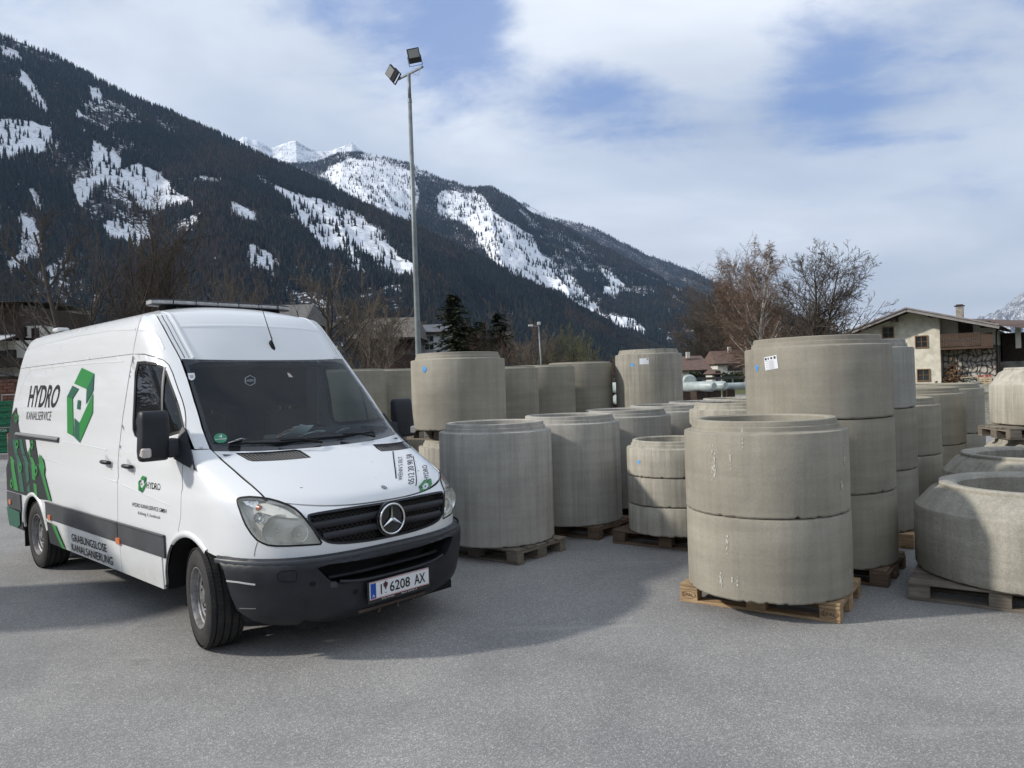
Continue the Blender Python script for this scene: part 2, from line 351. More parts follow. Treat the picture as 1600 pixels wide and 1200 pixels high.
RID3=[(720,330),(790,322),(818,318),(840,328),(862,340),(885,347),(925,356),(975,380),(1010,398),(1050,412),(1085,424),(1110,440),(1150,456),(1200,474),(1250,498),(1300,520),(1360,538),(1420,552),(1500,562)]
RID4=[(340,250),(380,214),(402,219),(424,232),(440,226),(462,219),(480,231),(500,238),(518,235),(534,228),(550,224),(562,232),(582,246),(610,262),(680,300)]
RID5=[(1380,560),(1450,528),(1500,508),(1545,492),(1570,478),(1600,456),(1650,428),(1720,400),(1850,380),(2050,420),(2200,470)]
g1=mountain('mountain_slope_near',RID1,(820,760),(2300,1500),mt_near,CLR_N,21,60,.44,1000,230)
g2=mountain('mountain_slope_middle',RID2,(1150,1500),(3300,2900),mt_mid,CLR_M,31,85,.42,560,200)
g3=mountain('mountain_ridge_behind',RID3,(2600,2400),(4600,4300),mt_mid,[[(795,318),(850,320),(880,352),(868,352),(830,336)]],41,60,.30,300,90)
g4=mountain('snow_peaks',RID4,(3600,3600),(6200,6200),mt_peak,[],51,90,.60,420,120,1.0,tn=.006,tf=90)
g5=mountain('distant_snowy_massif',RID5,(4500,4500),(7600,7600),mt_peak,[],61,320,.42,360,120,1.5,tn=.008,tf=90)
# the opposite side of the valley, behind the viewer
P=np.zeros((120,20,3))
for i in range(120):
    a=R(75)+R(230)*i/119; el=.17+.06*math.sin(i*.13)+.05*math.sin(i*.41+1)
    for j in range(20):
        t=j/19; D_=700+1500*t; P[i,j]=(math.sin(a)*D_,math.cos(a)*D_,-2+el*2200*t**1.2+18*math.sin(i*.9+j*1.3)*t)
m,nt,b=newmat('forested_slope'); t=N(nt,'ShaderNodeTexCoord').outputs['Object']
L(nt,ramp(nt,noise_(nt,t,.012,8,.75),[(.35,(.02,.03,.02)),(.55,(.055,.05,.038)),(.66,(.5,.52,.55))]),b.inputs['Base Color']); b.inputs['Roughness'].default_value=.95
tag(grid_mesh('opposite_mountain_slope',P,m),kind='structure')
# forest prototypes
def leafmat(name,c,var=.5):
    m,nt,b=newmat(name); oi=N(nt,'ShaderNodeObjectInfo')
    L(nt,mixc(nt,oi.outputs['Random'],tuple(x*(1-var) for x in c),tuple(x*(1+var*.8) for x in c)),b.inputs['Base Color'])
    b.inputs['Roughness'].default_value=.85; b.inputs['Specular IOR Level'].default_value=.15; return m
fm_spruce=leafmat('far_spruce',(.017,.024,.024),.6); fm_larch=leafmat('far_larch',(.075,.056,.043),.5); fm_frost=leafmat('far_frosted_spruce',(.055,.058,.062),.6)
def far_conifer(seed,tiers,r,sharp=1.0):
    rr=random.Random(seed); mb=MB(); H=1.0
    for i in range(tiers):
        z0=.08+(i/tiers)*.86; z1=min(1.0,z0+1.25/tiers); rad=r*(1-i/tiers)**.85*(.85+.3*rr.random())+.01; n=7
        top=(rr.uniform(-.01,.01),rr.uniform(-.01,.01),z1)
        ring=[]
        for k in range(n):
            a=2*math.pi*(k+.5*(i%2))/n; q=rad*rr.uniform(.6,1.15)
            ring.append((math.cos(a)*q,math.sin(a)*q,z0-rr.uniform(0,.045)))
        mb.add([top]+ring,[(0,1+k,1+(k+1)%n) for k in range(n)])
    mb.tube((0,0,0),(0,0,.2),.012,.01,4,False)
    return mb
def far_larch(seed):
    rr=random.Random(seed); mb=MB(); mb.tube((0,0,0),(0,0,1),.014,.003,4,False)
    for i in range(15):
        z=.12+i/15*.84; rad=.17*(1-i/15)**.7+.02; a=rr.random()*6.3
        for k in range(3):
            b=a+k*2.1+rr.uniform(-.4,.4); e=(math.cos(b)*rad,math.sin(b)*rad,z-.03)
            mb.add([(0,0,z+.045),e,(0,0,z-.02)],[(0,1,2)])
    return mb
protos=[link('far_tree_a',far_conifer(1,6,.17).mesh('a'),fm_spruce),link('far_tree_b',far_conifer(2,5,.20).mesh('b'),fm_spruce),
        link('far_tree_c',far_larch(3).mesh('c'),fm_larch),link('far_tree_d',far_conifer(4,6,.15).mesh('d'),fm_frost)]
for p in protos: col.objects.unlink(p)
def scatter(name,pts,scl,rot,idx,label):
    me=bpy.data.meshes.new(name); me.from_pydata(pts.tolist(),[],[])
    for nme,arr in (('scl',scl),('rotz',rot)):
        a=me.attributes.new(nme,'FLOAT','POINT'); a.data.foreach_set('value',arr.astype(np.float32))
    a=me.attributes.new('idx','INT','POINT'); a.data.foreach_set('value',idx.astype(np.int32))
    o=bpy.data.objects.new(name,me); col.objects.link(o)
    g=bpy.data.node_groups.new(name,'GeometryNodeTree'); g.interface.new_socket('Geometry',in_out='INPUT',socket_type='NodeSocketGeometry'); g.interface.new_socket('Geometry',in_out='OUTPUT',socket_type='NodeSocketGeometry')
    gi=g.nodes.new('NodeGroupInput'); go=g.nodes.new('NodeGroupOutput'); ip=g.nodes.new('GeometryNodeInstanceOnPoints'); jn=g.nodes.new('GeometryNodeJoinGeometry')
    for p in reversed(protos):
        oi=g.nodes.new('GeometryNodeObjectInfo'); oi.inputs['Object'].default_value=p; oi.inputs['As Instance'].default_value=True
        g.links.new(oi.outputs['Geometry'],jn.inputs[0])
    def na(nm,ty):
        n=g.nodes.new('GeometryNodeInputNamedAttribute'); n.data_type=ty; n.inputs['Name'].default_value=nm; return n.outputs['Attribute']
    cb=g.nodes.new('ShaderNodeCombineXYZ'); g.links.new(na('rotz','FLOAT'),cb.inputs[2])
    g.links.new(gi.outputs[0],ip.inputs['Points']); g.links.new(jn.outputs[0],ip.inputs['Instance']); ip.inputs['Pick Instance'].default_value=True
    g.links.new(na('idx','INT'),ip.inputs['Instance Index']); g.links.new(cb.outputs[0],ip.inputs['Rotation'])
    cs=g.nodes.new('ShaderNodeCombineXYZ')
    sx=na('scl','FLOAT')
    for k in range(3): g.links.new(sx,cs.inputs[k])
    g.links.new(cs.outputs[0],ip.inputs['Scale']); g.links.new(ip.outputs[0],go.inputs[0])
    md=o.modifiers.new('forest','NODES'); md.node_group=g
    return tag(o,label,'forest',kind='stuff')
def forest(name,G,n,hmin,hmax,seed,label,larch=.2,frost_above=.6,tmax=1.0,clear=.03):
    o,P,s,(jx,jy)=G; r=np.random.default_rng(seed); nr=int((P.shape[0]-14)*tmax); nc=P.shape[1]
    # sample proportional to ground area
    D=np.hypot(P[:nr,0:1,0],P[:nr,0:1,1])[:,0]; w=D/D.sum(); cdf=np.cumsum(w)
    ri=np.minimum(np.searchsorted(cdf,r.random(n))+r.random(n),nr-1.001); ci=r.random(n)*(nc-1.001)
    i=ri.astype(int); j=ci.astype(int); a=(ri-i)[:,None]; b_=(ci-j)[:,None]
    Q=(P[i,j]*(1-b_)+P[i,j+1]*b_)*(1-a)+(P[i+1,j]*(1-b_)+P[i+1,j+1]*b_)*a
    S_=s[i,j]; q=pix(Q)
    dens=fbm(Q[:,0]/90,Q[:,1]/90,seed+1,4)
    keep=np.where(S_>.8,r.random(n)<clear*(.3+2.2*(fbm(Q[:,0]/35,Q[:,1]/35,seed+9,3)>.56)),r.random(n)<np.clip(.80-(dens-.5)*4.4,.08,1))
    keep&=(q[:,0]>-900)&(q[:,0]<1740)&(Q[:,2]>0)
    Q=Q[keep]; dens=fbm(Q[:,0]/140,Q[:,1]/140,seed+3,4); m=len(Q); hz=Q[:,2]/P[...,2].max()
    idx=np.where(r.random(m)<.5,0,1); idx=np.where(r.random(m)<larch*np.clip((dens-.42)*9,0.1,2.6),2,idx)
    idx=np.where(r.random(m)<np.clip((hz-frost_above)*2.2,0,.75),3,idx)
    h=(hmin+(hmax-hmin)*r.random(m)**1.2)*(1.05-.35*hz)
    Q[:,2]-=.6
    return scatter(name,Q,h,r.random(m)*6.28,idx,label)
forest('near_slope_forest',g1,260000,11,20,5,'dark conifer forest with brown larches covering the steep left mountainside',.30,.55)
forest('middle_slope_forest',g2,120000,12,21,6,'dark conifer forest on the middle mountain round the long snowy clearings',.22,.45,clear=.07)
forest('rear_ridge_forest',g3,60000,13,22,8,'hazy forest on the ridge descending behind to the right',.1,.25)

# the air of the valley
m=bpy.data.materials.new('valley_air'); m.use_nodes=True; nt=m.node_tree; nt.nodes.clear(); o=N(nt,'ShaderNodeOutputMaterial'); pv=N(nt,'ShaderNodeVolumePrincipled')
pv.inputs['Color'].default_value=(.42,.64,1,1); pv.inputs['Density'].default_value=.00005; pv.inputs['Anisotropy'].default_value=.2; L(nt,pv.outputs[0],o.inputs['Volume'])
mb=MB(); mb.box((0,2800,1150),(19400,12200,2304)); hz=mb.build('haze',m); tag(hz,kind='stuff')
# ---------------- concrete ----------------
def concrete(name,c1,c2,streak=.5,white=.4,blot=.6,speck=.4):
    m,nt,b=newmat(name); t=N(nt,'ShaderNodeTexCoord').outputs['Object']; oi=N(nt,'ShaderNodeObjectInfo')
    off=N(nt,'ShaderNodeVectorMath',operation='ADD'); L(nt,t,off.inputs[0]); L(nt,math_(nt,'MULTIPLY',oi.outputs['Random'],53.0),off.inputs[1]); v=off.outputs[0]
    big=noise_(nt,v,1.6,6,.6,.3); st=noise_(nt,mapv(nt,v,(7,7,.35)),1.6,6,.66,.15); st2=noise_(nt,mapv(nt,v,(22,22,.5)),1.5,4,.6); fine=noise_(nt,v,55,5,.75); grit=noise_(nt,v,190,3,.8)
    c=ramp(nt,big,[(.30,c1),(.68,c2)])
    c=mixc(nt,1,c,ramp(nt,st,[(.32,1-.42*streak),(.5,1.0),(.7,1+.22*streak)]),'MULTIPLY')
    c=mixc(nt,1,c,ramp(nt,st2,[(.3,1-.16*streak),(.7,1+.10*streak)]),'MULTIPLY')
    c=mixc(nt,1,c,ramp(nt,fine,[(.3,1-.22*speck),(.7,1+.16*speck)]),'MULTIPLY')
    c=mixc(nt,1,c,ramp(nt,grit,[(.3,1-.25*speck),(.7,1+.18*speck)]),'MULTIPLY')
    hb=noise_(nt,mapv(nt,v,(.6,.6,9)),1.4,4,.6); c=mixc(nt,1,c,ramp(nt,hb,[(.3,1-.10*blot),(.7,1+.07*blot)]),'MULTIPLY')
    if white:
        w=math_(nt,'MULTIPLY',ramp(nt,noise_(nt,mapv(nt,v,(5.5,5.5,2.1)),1.25,5,.74,.6),[(.685,0.),(.72,1.)]),white)
        c=mixc(nt,w,c,(.58,.56,.50))
    pore=N(nt,'ShaderNodeTexVoronoi'); pore.inputs['Scale'].default_value=42; L(nt,v,pore.inputs['Vector'])
    pm=math_(nt,'MULTIPLY',ramp(nt,pore.outputs['Distance'],[(.07,1.),(.13,0.)]),ramp(nt,noise_(nt,v,4,2),[(.56,0.),(.66,.7)]))
    c=mixc(nt,pm,c,(.09,.085,.075))
    rv=N(nt,'ShaderNodeMapRange'); L(nt,oi.outputs['Random'],rv.inputs[0]); rv.inputs[3].default_value=.84; rv.inputs[4].default_value=1.12
    hsv=N(nt,'ShaderNodeHueSaturation'); L(nt,rv.outputs[0],hsv.inputs['Value']); L(nt,c,hsv.inputs['Color'])
    L(nt,hsv.outputs[0],b.inputs['Base Color']); b.inputs['Roughness'].default_value=.86; b.inputs['Specular IOR Level'].default_value=.3
    bn=N(nt,'ShaderNodeBump'); bn.inputs['Distance'].default_value=.006; bn.inputs['Strength'].default_value=.55
    L(nt,math_(nt,'ADD',math_(nt,'MULTIPLY',fine,.8),math_(nt,'MULTIPLY',pm,-1.0)),bn.inputs['Height']); L(nt,bn.outputs[0],b.inputs['Normal'])
    return m
con_tan=concrete('concrete_tan',(.272,.250,.202),(.368,.343,.282),.22,.3,.9)
con_grey=concrete('concrete_grey',(.30,.29,.262),(.41,.395,.352),.5,.2,.9)
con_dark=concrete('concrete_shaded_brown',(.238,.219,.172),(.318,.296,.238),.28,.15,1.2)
con_lite=concrete('concrete_light',(.31,.29,.24),(.43,.405,.34),.7,.3,.8)
con_cone=concrete('concrete_rough_cone',(.29,.27,.225),(.45,.43,.365),.35,.5,1.5,1.0)
def ring(name,X,Y,z,Rr,h,m,label,cat='concrete ring',group='concrete manhole rings stacked in the yard',spig=.085,wall=.14,seed=0,n=144,rinset=.06):
    mb=MB(); r=random.Random(seed)
    H=h
    prof=[(Rr-wall,.03),(Rr-wall+.05,.0),(Rr-.03,.0),(Rr-.008,.004),(Rr,.016),(Rr+.0015,H*.5),(Rr,H-.014),(Rr-.004,H-.004),(Rr-.014,H),
          (Rr-rinset+.006,H+.004),(Rr-rinset,H+.010),(Rr-rinset-.004,H+spig*.45),(Rr-rinset-.008,H+spig*.5),(Rr-rinset-.016,H+spig*.52),(Rr-rinset-.020,H+spig*.93),(Rr-rinset-.026,H+spig),(Rr-wall+.012,H+spig),(Rr-wall,H+spig-.012),(Rr-wall,H*.5)]
    ph=[r.uniform(0,6.28) for _ in range(6)]
    chips=[(r.uniform(0,6.28),r.uniform(.006,.025),r.uniform(.002,.007)) for _ in range(22)]; chipsb=[(r.uniform(0,6.28),r.uniform(.01,.05),r.uniform(.004,.013)) for _ in range(38)]
    def fn(rad,hh,a):
        w=.0018*math.sin(3*a+ph[0])+.0012*math.sin(7*a+ph[1])+.0010*math.sin(17*a+ph[2])
        rad=rad+w*.3
        if hh<.02:
            d=sum(c[2]*max(0,1-abs((a-c[0]+math.pi)%(2*math.pi)-math.pi)/c[1]) for c in chipsb)
            hh+=min(.016,d)+.0012*math.sin(41*a+ph[3]); rad-=min(.012,d)*.5
        elif H-.02<hh<H+.002 and rad>Rr-.03:
            d=sum(c[2]*max(0,1-abs((a-c[0]+math.pi)%(2*math.pi)-math.pi)/c[1]) for c in chips)
            hh-=min(.012,d); rad-=min(.01,d)*.7
        return rad,hh
    mb.lathe(prof,n,closed=True,fn=fn)
    o=mb.build(name,m,None,auto=28); o.location=(X,Y,z); o.rotation_euler=(r.uniform(-.002,.002),r.uniform(-.002,.002),r.uniform(0,6.28))
    return tag(o,label,cat,group)
# ---------------- pallets ----------------
def wood(name,c1,c2):
    m,nt,b=newmat(name); t=N(nt,'ShaderNodeTexCoord').outputs['Object']; oi=N(nt,'ShaderNodeObjectInfo')
    off=N(nt,'ShaderNodeVectorMath',operation='ADD'); L(nt,t,off.inputs[0]); L(nt,math_(nt,'MULTIPLY',oi.outputs['Random'],91.0),off.inputs[1]); v=off.outputs[0]
    g=noise_(nt,mapv(nt,v,(1.5,26,26)),2.2,5,.65,.6); s=noise_(nt,v,5,4,.6)
    c=ramp(nt,g,[(.3,c1),(.7,c2)]); c=mixc(nt,1,c,ramp(nt,s,[(.3,.72),(.7,1.15)]),'MULTIPLY')
    rv=N(nt,'ShaderNodeMapRange'); L(nt,oi.outputs['Random'],rv.inputs[0]); rv.inputs[3].default_value=.7; rv.inputs[4].default_value=1.2
    hsv=N(nt,'ShaderNodeHueSaturation'); L(nt,rv.outputs[0],hsv.inputs['Value']); L(nt,c,hsv.inputs['Color']); L(nt,hsv.outputs[0],b.inputs['Base Color'])
    b.inputs['Roughness'].default_value=.85; bn=N(nt,'ShaderNodeBump'); bn.inputs['Distance'].default_value=.003; bn.inputs['Strength'].default_value=.6; L(nt,g,bn.inputs['Height']); L(nt,bn.outputs[0],b.inputs['Normal'])
    return m
w_new=wood('pallet_wood_fresh',(.27,.17,.085),(.48,.34,.20)); w_old=wood('pallet_wood_weathered',(.12,.10,.078),(.25,.215,.17)); w_dark=wood('pallet_wood_dark',(.10,.065,.042),(.20,.135,.09))
ink=mat('burnt_ink',(.07,.035,.018),.8)
_bm={}
def bmesh_box(key,d,m,j=0):
    k=(key,d,m.name)
    if k not in _bm:
        mb=MB(); mb.box((0,0,0),d); me=mb.mesh(key); bm=bmesh.new(); bm.from_mesh(me); bmesh.ops.bevel(bm,geom=bm.edges[:],offset=.003,segments=1,affect='EDGES',profile=.5); bm.to_mesh(me); bm.free(); me.materials.append(m); _bm[k]=me
    return _bm[k]
def text_mesh(name,s,size=1.0,extrude=.0,shear=0.0,align='LEFT',bold=0.0,sx=1.0):
    cu=bpy.data.curves.new(name,'FONT'); cu.body=s; cu.size=size; cu.extrude=extrude; cu.shear=shear; cu.align_x=align; cu.offset=bold; cu.resolution_u=3
    o=bpy.data.objects.new('tmp_text',cu); col.objects.link(o); bpy.context.view_layer.update()
    dg=bpy.context.evaluated_depsgraph_get(); me=bpy.data.meshes.new_from_object(o.evaluated_get(dg)); bpy.data.objects.remove(o); bpy.data.curves.remove(cu)
    if sx!=1.0:
        for v in me.vertices: v.co.x*=sx
    return me
def pallet(X,Y,z,rz,m,label,group='wooden pallets under the concrete rings',stamp=False,seed=0):
    e=empty('pallet',(X,Y,z),rz,label,'pallet',group); r=random.Random(seed)
    def part(nm,key,d,c,jz=0):
        o=bpy.data.objects.new(nm,bmesh_box(key,d,m)); col.objects.link(o); o.parent=e; o.location=c; o.rotation_euler=(0,0,r.uniform(-.006,.006)); return o
    for y in (-.3275,0,.3275):                                  # bottom boards along the length
        part('bottom_board','bottom_board',(1.2,.10 if y else .145,.022),(r.uniform(-.006,.006),y*(1.06),.011))
    for x in (-.5275,0,.5275):
        for y in (-.35,0,.35):
            b=part('block','block',(.145,.10 if y else .145,.078),(x,y,.061))
        part('stringer_board','stringer_board',(.145,.8,.022),(x,r.uniform(-.004,.004),.111))
    for y,w in ((-.3275,.145),(-.165,.10),(0,.145),(.165,.10),(.3275,.145)):
        part('deck_board','deck_board',(1.2,w,.022),(r.uniform(-.008,.008),y,.133+r.uniform(0,.002)))
    if stamp:
        for x in (-.5275,.5275):
            me=text_mesh('stamp','EPAL',.040,.0004); 
            o=link('stamp',me,ink,e); o.rotation_euler=(math.pi/2,0,0); o.location=(x-.047,-.4012,.048)
            mb=MB(); n=28
            vs=[];fs=[]
            for k in range(n):
                a=2*math.pi*k/n
                for q in (1.0,.92): vs.append((x+.058*q*math.cos(a),-.4012,.062+.030*q*math.sin(a)))
            fs=[(2*k,2*((k+1)%n),2*((k+1)%n)+1,2*k+1) for k in range(n)]; mb.add(vs,fs); mb.build('stamp_ring',ink,e)
    return e
PZ=.144
SID=[100]
def stack(X,Y,z,Rr,hs,m,labels,**k):
    out=[]
    for h,lb in zip(hs,labels):
        SID[0]+=1; mm=m if not isinstance(m,(list,tuple)) else m[len(out)]
        out.append(ring('concrete_ring',X,Y,z,Rr,h,mm,lb,seed=SID[0],**k)); z+=h+.004
    return out,z
yawL=R(-40)
pallet(2.01,5.99,0,-.60,w_new,'fresh light wooden pallet stamped EPAL under the foremost two-ring stack',stamp=True,seed=1)
P1,_=stack(1.975,5.92,PZ+.002,.613,(.608,.612),con_tan,('lower ring of the foremost two-ring stack in the middle of the yard','upper ring with white lime stains on the foremost two-ring stack'))
pallet(-.205,8.01,0,yawL,w_old,'grey weathered pallet sticking out under the tall ring beside the van nose',seed=2)
P2,_=stack(-.20,8.04,PZ+.002,.60,(1.145,),con_grey,('tall streaky grey ring standing right beside the nose of the van',))
pallet(.70,9.02,0,yawL,w_dark,'dark pallet under the second tall streaky ring from the van',seed=3)
P3,_=stack(.665,8.98,PZ+.002,.60,(1.15,),con_grey,('second tall streaky grey ring from the van',))
pallet(1.52,10.02,0,yawL,w_dark,'dark pallet under the third tall grey ring in the diagonal row',seed=4)
stack(1.49,10.0,PZ+.002,.60,(1.15,),con_grey,('third tall grey ring in the diagonal row from the van',))
stack(2.25,11.05,PZ+.002,.60,(1.15,),con_grey,('fourth tall grey ring in the diagonal row, wholly open at the top',))
stack(3.04,12.05,PZ+.002,.60,(1.15,),con_grey,('fifth tall grey ring in the diagonal row, near the wrapped tanks',))
stack(3.86,13.1,PZ+.002,.60,(1.15,),con_lite,('farthest ring of the diagonal row, only its rim showing',))
pallet(2.25,11.05,0,yawL,w_dark,'pallet hidden low under the fourth ring of the diagonal row',seed=41)
pallet(3.04,12.05,0,yawL,w_dark,'pallet hidden low under the fifth ring of the diagonal row',seed=42)
pallet(3.86,13.1,0,yawL,w_dark,'pallet hidden low under the farthest ring of the diagonal row',seed=43)
pallet(1.76,8.18,0,R(-33),w_dark,'red brown pallet under the small stack of three low rings',seed=5)
P5,_=stack(1.74,8.15,PZ+.002,.512,(.298,.298,.298),con_lite,('lowest of the three low rings in the small stack','middle one of the three low rings in the small stack','top low ring with a blue paint dot in the small stack'),wall=.115,rinset=.045,spig=.075)
pallet(2.96,9.85,0,R(-38),w_dark,'pallet under the pale ring behind the foremost stack',seed=6)
stack(2.96,9.88,PZ+.002,.62,(.60,.60),con_lite,('lower pale ring half hidden behind the foremost stack','upper pale ring peeking out between the foremost stack and the tall one'))
pallet(2.80,6.84,0,R(-37),w_dark,'dark shaded pallet under the tallest three-ring stack',seed=7)
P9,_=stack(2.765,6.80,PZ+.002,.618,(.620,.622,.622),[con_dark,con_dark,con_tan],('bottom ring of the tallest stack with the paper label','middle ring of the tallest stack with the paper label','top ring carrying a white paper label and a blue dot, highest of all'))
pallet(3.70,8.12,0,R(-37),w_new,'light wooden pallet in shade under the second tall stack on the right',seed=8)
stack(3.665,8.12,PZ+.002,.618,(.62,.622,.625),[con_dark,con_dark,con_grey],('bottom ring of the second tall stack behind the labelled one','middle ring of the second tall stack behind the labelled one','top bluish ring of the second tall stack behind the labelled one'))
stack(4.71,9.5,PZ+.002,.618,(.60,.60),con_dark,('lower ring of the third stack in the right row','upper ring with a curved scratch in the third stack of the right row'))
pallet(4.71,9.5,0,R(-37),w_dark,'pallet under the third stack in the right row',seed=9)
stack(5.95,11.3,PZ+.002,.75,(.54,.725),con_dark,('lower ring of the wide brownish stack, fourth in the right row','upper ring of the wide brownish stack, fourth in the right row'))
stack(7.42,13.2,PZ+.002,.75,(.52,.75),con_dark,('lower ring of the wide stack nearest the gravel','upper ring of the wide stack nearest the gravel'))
pallet(5.95,11.3,0,R(-30),w_dark,'pallet under the wide brownish stack',seed=10); pallet(7.42,13.2,0,R(-30),w_dark,'pallet under the wide stack nearest the gravel',seed=11)
# rings behind the van
pallet(-.72,10.1,0,R(-40),w_dark,'lower pallet of the big stack behind the van windscreen',seed=12)
_,z=stack(-.72,10.1,PZ+.002,.56,(.83,),con_lite,('narrow lower ring carrying the big brown ring behind the van nose',))
pallet(-.74,10.12,z+.075,R(-40),w_old,'upper pallet between two rings behind the van nose',seed=13)
z=z+.075+PZ
P15,_=stack(-.72,10.1,z+.002,.63,(2.115-z,),con_tan,('big brown ring with a blue dot, raised on a pallet right of the van roof',))
for i,(X,Y,zt,lb) in enumerate(((-2.72,12.4,2.05,'far left stack seen over the van hood'),(-2.30,13.75,2.06,'second stack seen over the van hood'),(-.21,12.0,2.00,'stack directly right of the raised brown ring'),(.485,13.3,2.03,'middle stack of the flat-topped far row'),(1.32,14.6,2.09,'right end stack of the flat-topped far row'))):
    hA=.95; hC=zt-PZ-hA-.006
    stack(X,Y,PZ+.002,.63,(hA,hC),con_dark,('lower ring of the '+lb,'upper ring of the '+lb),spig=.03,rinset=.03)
    pallet(X,Y,0,R(-40),w_dark,'pallet under the '+lb,seed=20+i)
pallet(2.63,14.4,0,R(-40),w_dark,'pallet under the tall sunlit stack in the centre background',seed=30)
_,z=stack(2.63,14.4,PZ+.002,.63,(1.0,),con_lite,('lower ring of the sunlit stack in the centre background',))
P19,_=stack(2.63,14.4,z+.002,.63,(2.225-z,),con_lite,('sunlit streaky ring with a small label in the centre background',))
# unseen ring stack added left of the frame to cast the foreground shadow
stack(-7.3,6.15,PZ+.002,.75,(.75,.75,.75),con_dark,('bottom ring of an unseen stack added left of the view for its shadow','middle ring of an unseen stack added left of the view for its shadow','top ring of an unseen stack added left of the view for its shadow'))
pallet(-7.3,6.15,0,R(-40),w_dark,'unseen pallet under the shadow-casting stack added left of the view',seed=71)
# paint dots, labels
blue=mat('blue_spray_paint',(.10,.36,.75),.7,bump=.2,bscale=80,var=.4,vscale=30); paper=mat('label_paper',(.72,.74,.78),.55); inkk=mat('label_ink',(.04,.04,.045),.6)
def cyl_pt(o,Rr,px,py,off=.002):
    """where the ray through a pixel meets the ring's outer face"""
    cx,cy=o.location.x,o.location.y; d=ray(px,py); dx,dy=d[0],d[1]; fx,fy=-cx,-cy
    a=dx*dx+dy*dy; b=2*(fx*dx+fy*dy); c=fx*fx+fy*fy-(Rr+off)**2; t=(-b-math.sqrt(max(0,b*b-4*a*c)))/(2*a); P=CC+d*t
    return math.atan2(P[1]-cy,P[0]-cx),P[2]
def cylpatch(o,Rr,name,m,poly,px,py,off=.004,label=None,par=True):
    """poly in metres (right, up) wrapped round the ring at the pixel"""
    a0,z0=cyl_pt(o,Rr,px,py); cx,cy=o.location.x,o.location.y
    if len(poly)==4:
        A,B,Cq,Dq=[np.array(p) for p in poly]; k=8; poly=[]
        for i in range(k+1):
            t=i/k; poly+= [tuple(A+(B-A)*t),tuple(Dq+(Cq-Dq)*t)]
        ff=[(2*i,2*i+2,2*i+3,2*i+1) for i in range(k)]
    else: ff=[tuple(range(len(poly)))]
    vs=[(cx+(Rr+off)*math.cos(a0+x/Rr),cy+(Rr+off)*math.sin(a0+x/Rr),z0+y) for x,y in poly]
    mb=MB(); mb.add(vs,ff); ob=mb.build(name,m)
    bpy.context.view_layer.update(); ob.parent=o; ob.matrix_parent_inverse=o.matrix_world.inverted(); 
    if label: ob['label']=label
    return ob
def blob(r,seed,n=22,el=1.0):
    q=random.Random(seed); ph=[q.uniform(0,6.28) for _ in range(4)]
    return [((r*(1+.16*math.sin(3*a+ph[0])+.1*math.sin(7*a+ph[1])))*math.cos(a),(r*el*(1+.16*math.sin(3*a+ph[0])+.08*math.sin(5*a+ph[2])))*math.sin(a)) for a in [2*math.pi*k/n for k in range(n)]]
cylpatch(P5[2],.512,'paint_dot',blue,blob(.020,1),998,722)
cylpatch(P9[2],.618,'paint_dot',blue,blob(.022,2,el=1.35),1183,575)
cylpatch(P15[0],.63,'paint_dot',blue,blob(.034,3,el=1.2),663,577)
cylpatch(P19[0],.63,'paint_dot',blue,blob(.035,4),988,570)
def rect(w,h,x=0,y=0,ang=0):
    c,s=math.cos(ang),math.sin(ang); return [(x+a*c-b*s,y+a*s+b*c) for a,b in ((-w/2,-h/2),(w/2,-h/2),(w/2,h/2),(-w/2,h/2))]
A9=.12
cylpatch(P9[2],.618,'paper_label',paper,rect(.135,.115,0,0,A9),1204.5,567,.0042)
for k,(x,y,w,h) in enumerate([(-.048,.040,.022,.020),(.012,.040,.018,.018),(.046,.040,.020,.020),(-.02,.040,.012,.018)]+[(-.012,.018-i*.017,.085,.0022) for i in range(5)]+[(.01,.010-i*.017,.05,.0018) for i in range(4)]):
    c,s=math.cos(A9),math.sin(A9); cylpatch(P9[2],.618,'label_print',inkk if k<4 else mat('faint_ink',(.30,.31,.34),.6),rect(w,h,x*c-y*s,x*s+y*c,A9),1204.5,567,.0058)
cylpatch(P19[0],.63,'paper_label',paper,rect(.17,.11),1006.5,564.5,.0045)
cylpatch(P19[0],.63,'label_print',inkk,rect(.02,.02,.06,.035),1006.5,564.5,.006)
# chalk scrawls and lime stains that stand out on the two nearest stacks
lime=mat('lime_stain',(.50,.485,.43),.9,bump=.4,bscale=120,var=.35,vscale=40)
def stain(o,Rr,px,py,w,h,seed,dens=26):
    q=random.Random(seed); a0,z0=cyl_pt(o,Rr,px,py); cx,cy=o.location.x,o.location.y; mb=MB()
    for i in range(dens):
        x=q.gauss(0,w*.35); y=q.gauss(0,h*.42); r=q.uniform(.0015,.0065)*(1.4 if abs(x)<w*.3 else .6); n=7; P=[]
        for k in range(n):
            a=2*math.pi*k/n; rr=r*q.uniform(.5,1.2); xx=x+rr*math.cos(a); yy=y+rr*1.7*math.sin(a); P.append((cx+(Rr+.0035+i*.00004)*math.cos(a0+xx/Rr),cy+(Rr+.0035+i*.00004)*math.sin(a0+xx/Rr),z0+yy))
        mb.add(P,[tuple(range(n))])
    ob=mb.build('lime_stain',lime); bpy.context.view_layer.update(); ob.parent=o; ob.matrix_parent_inverse=o.matrix_world.inverted()
for a in ((1,1115,725,.07,.17,1,70),(1,1141,716,.012,.10,2,14),(1,1319,713,.04,.10,3,26),(1,1315,760,.035,.06,4,22),(0,1136,850,.02,.09,5,20),(0,1127,905,.03,.06,6,22),(0,1144,905,.01,.05,7,10),(0,1153,908,.015,.03,8,10),(0,1328,893,.015,.07,9,14),(1,1160,690,.006,.08,10,8)):
    stain(P1[a[0]],.613,*a[1:])
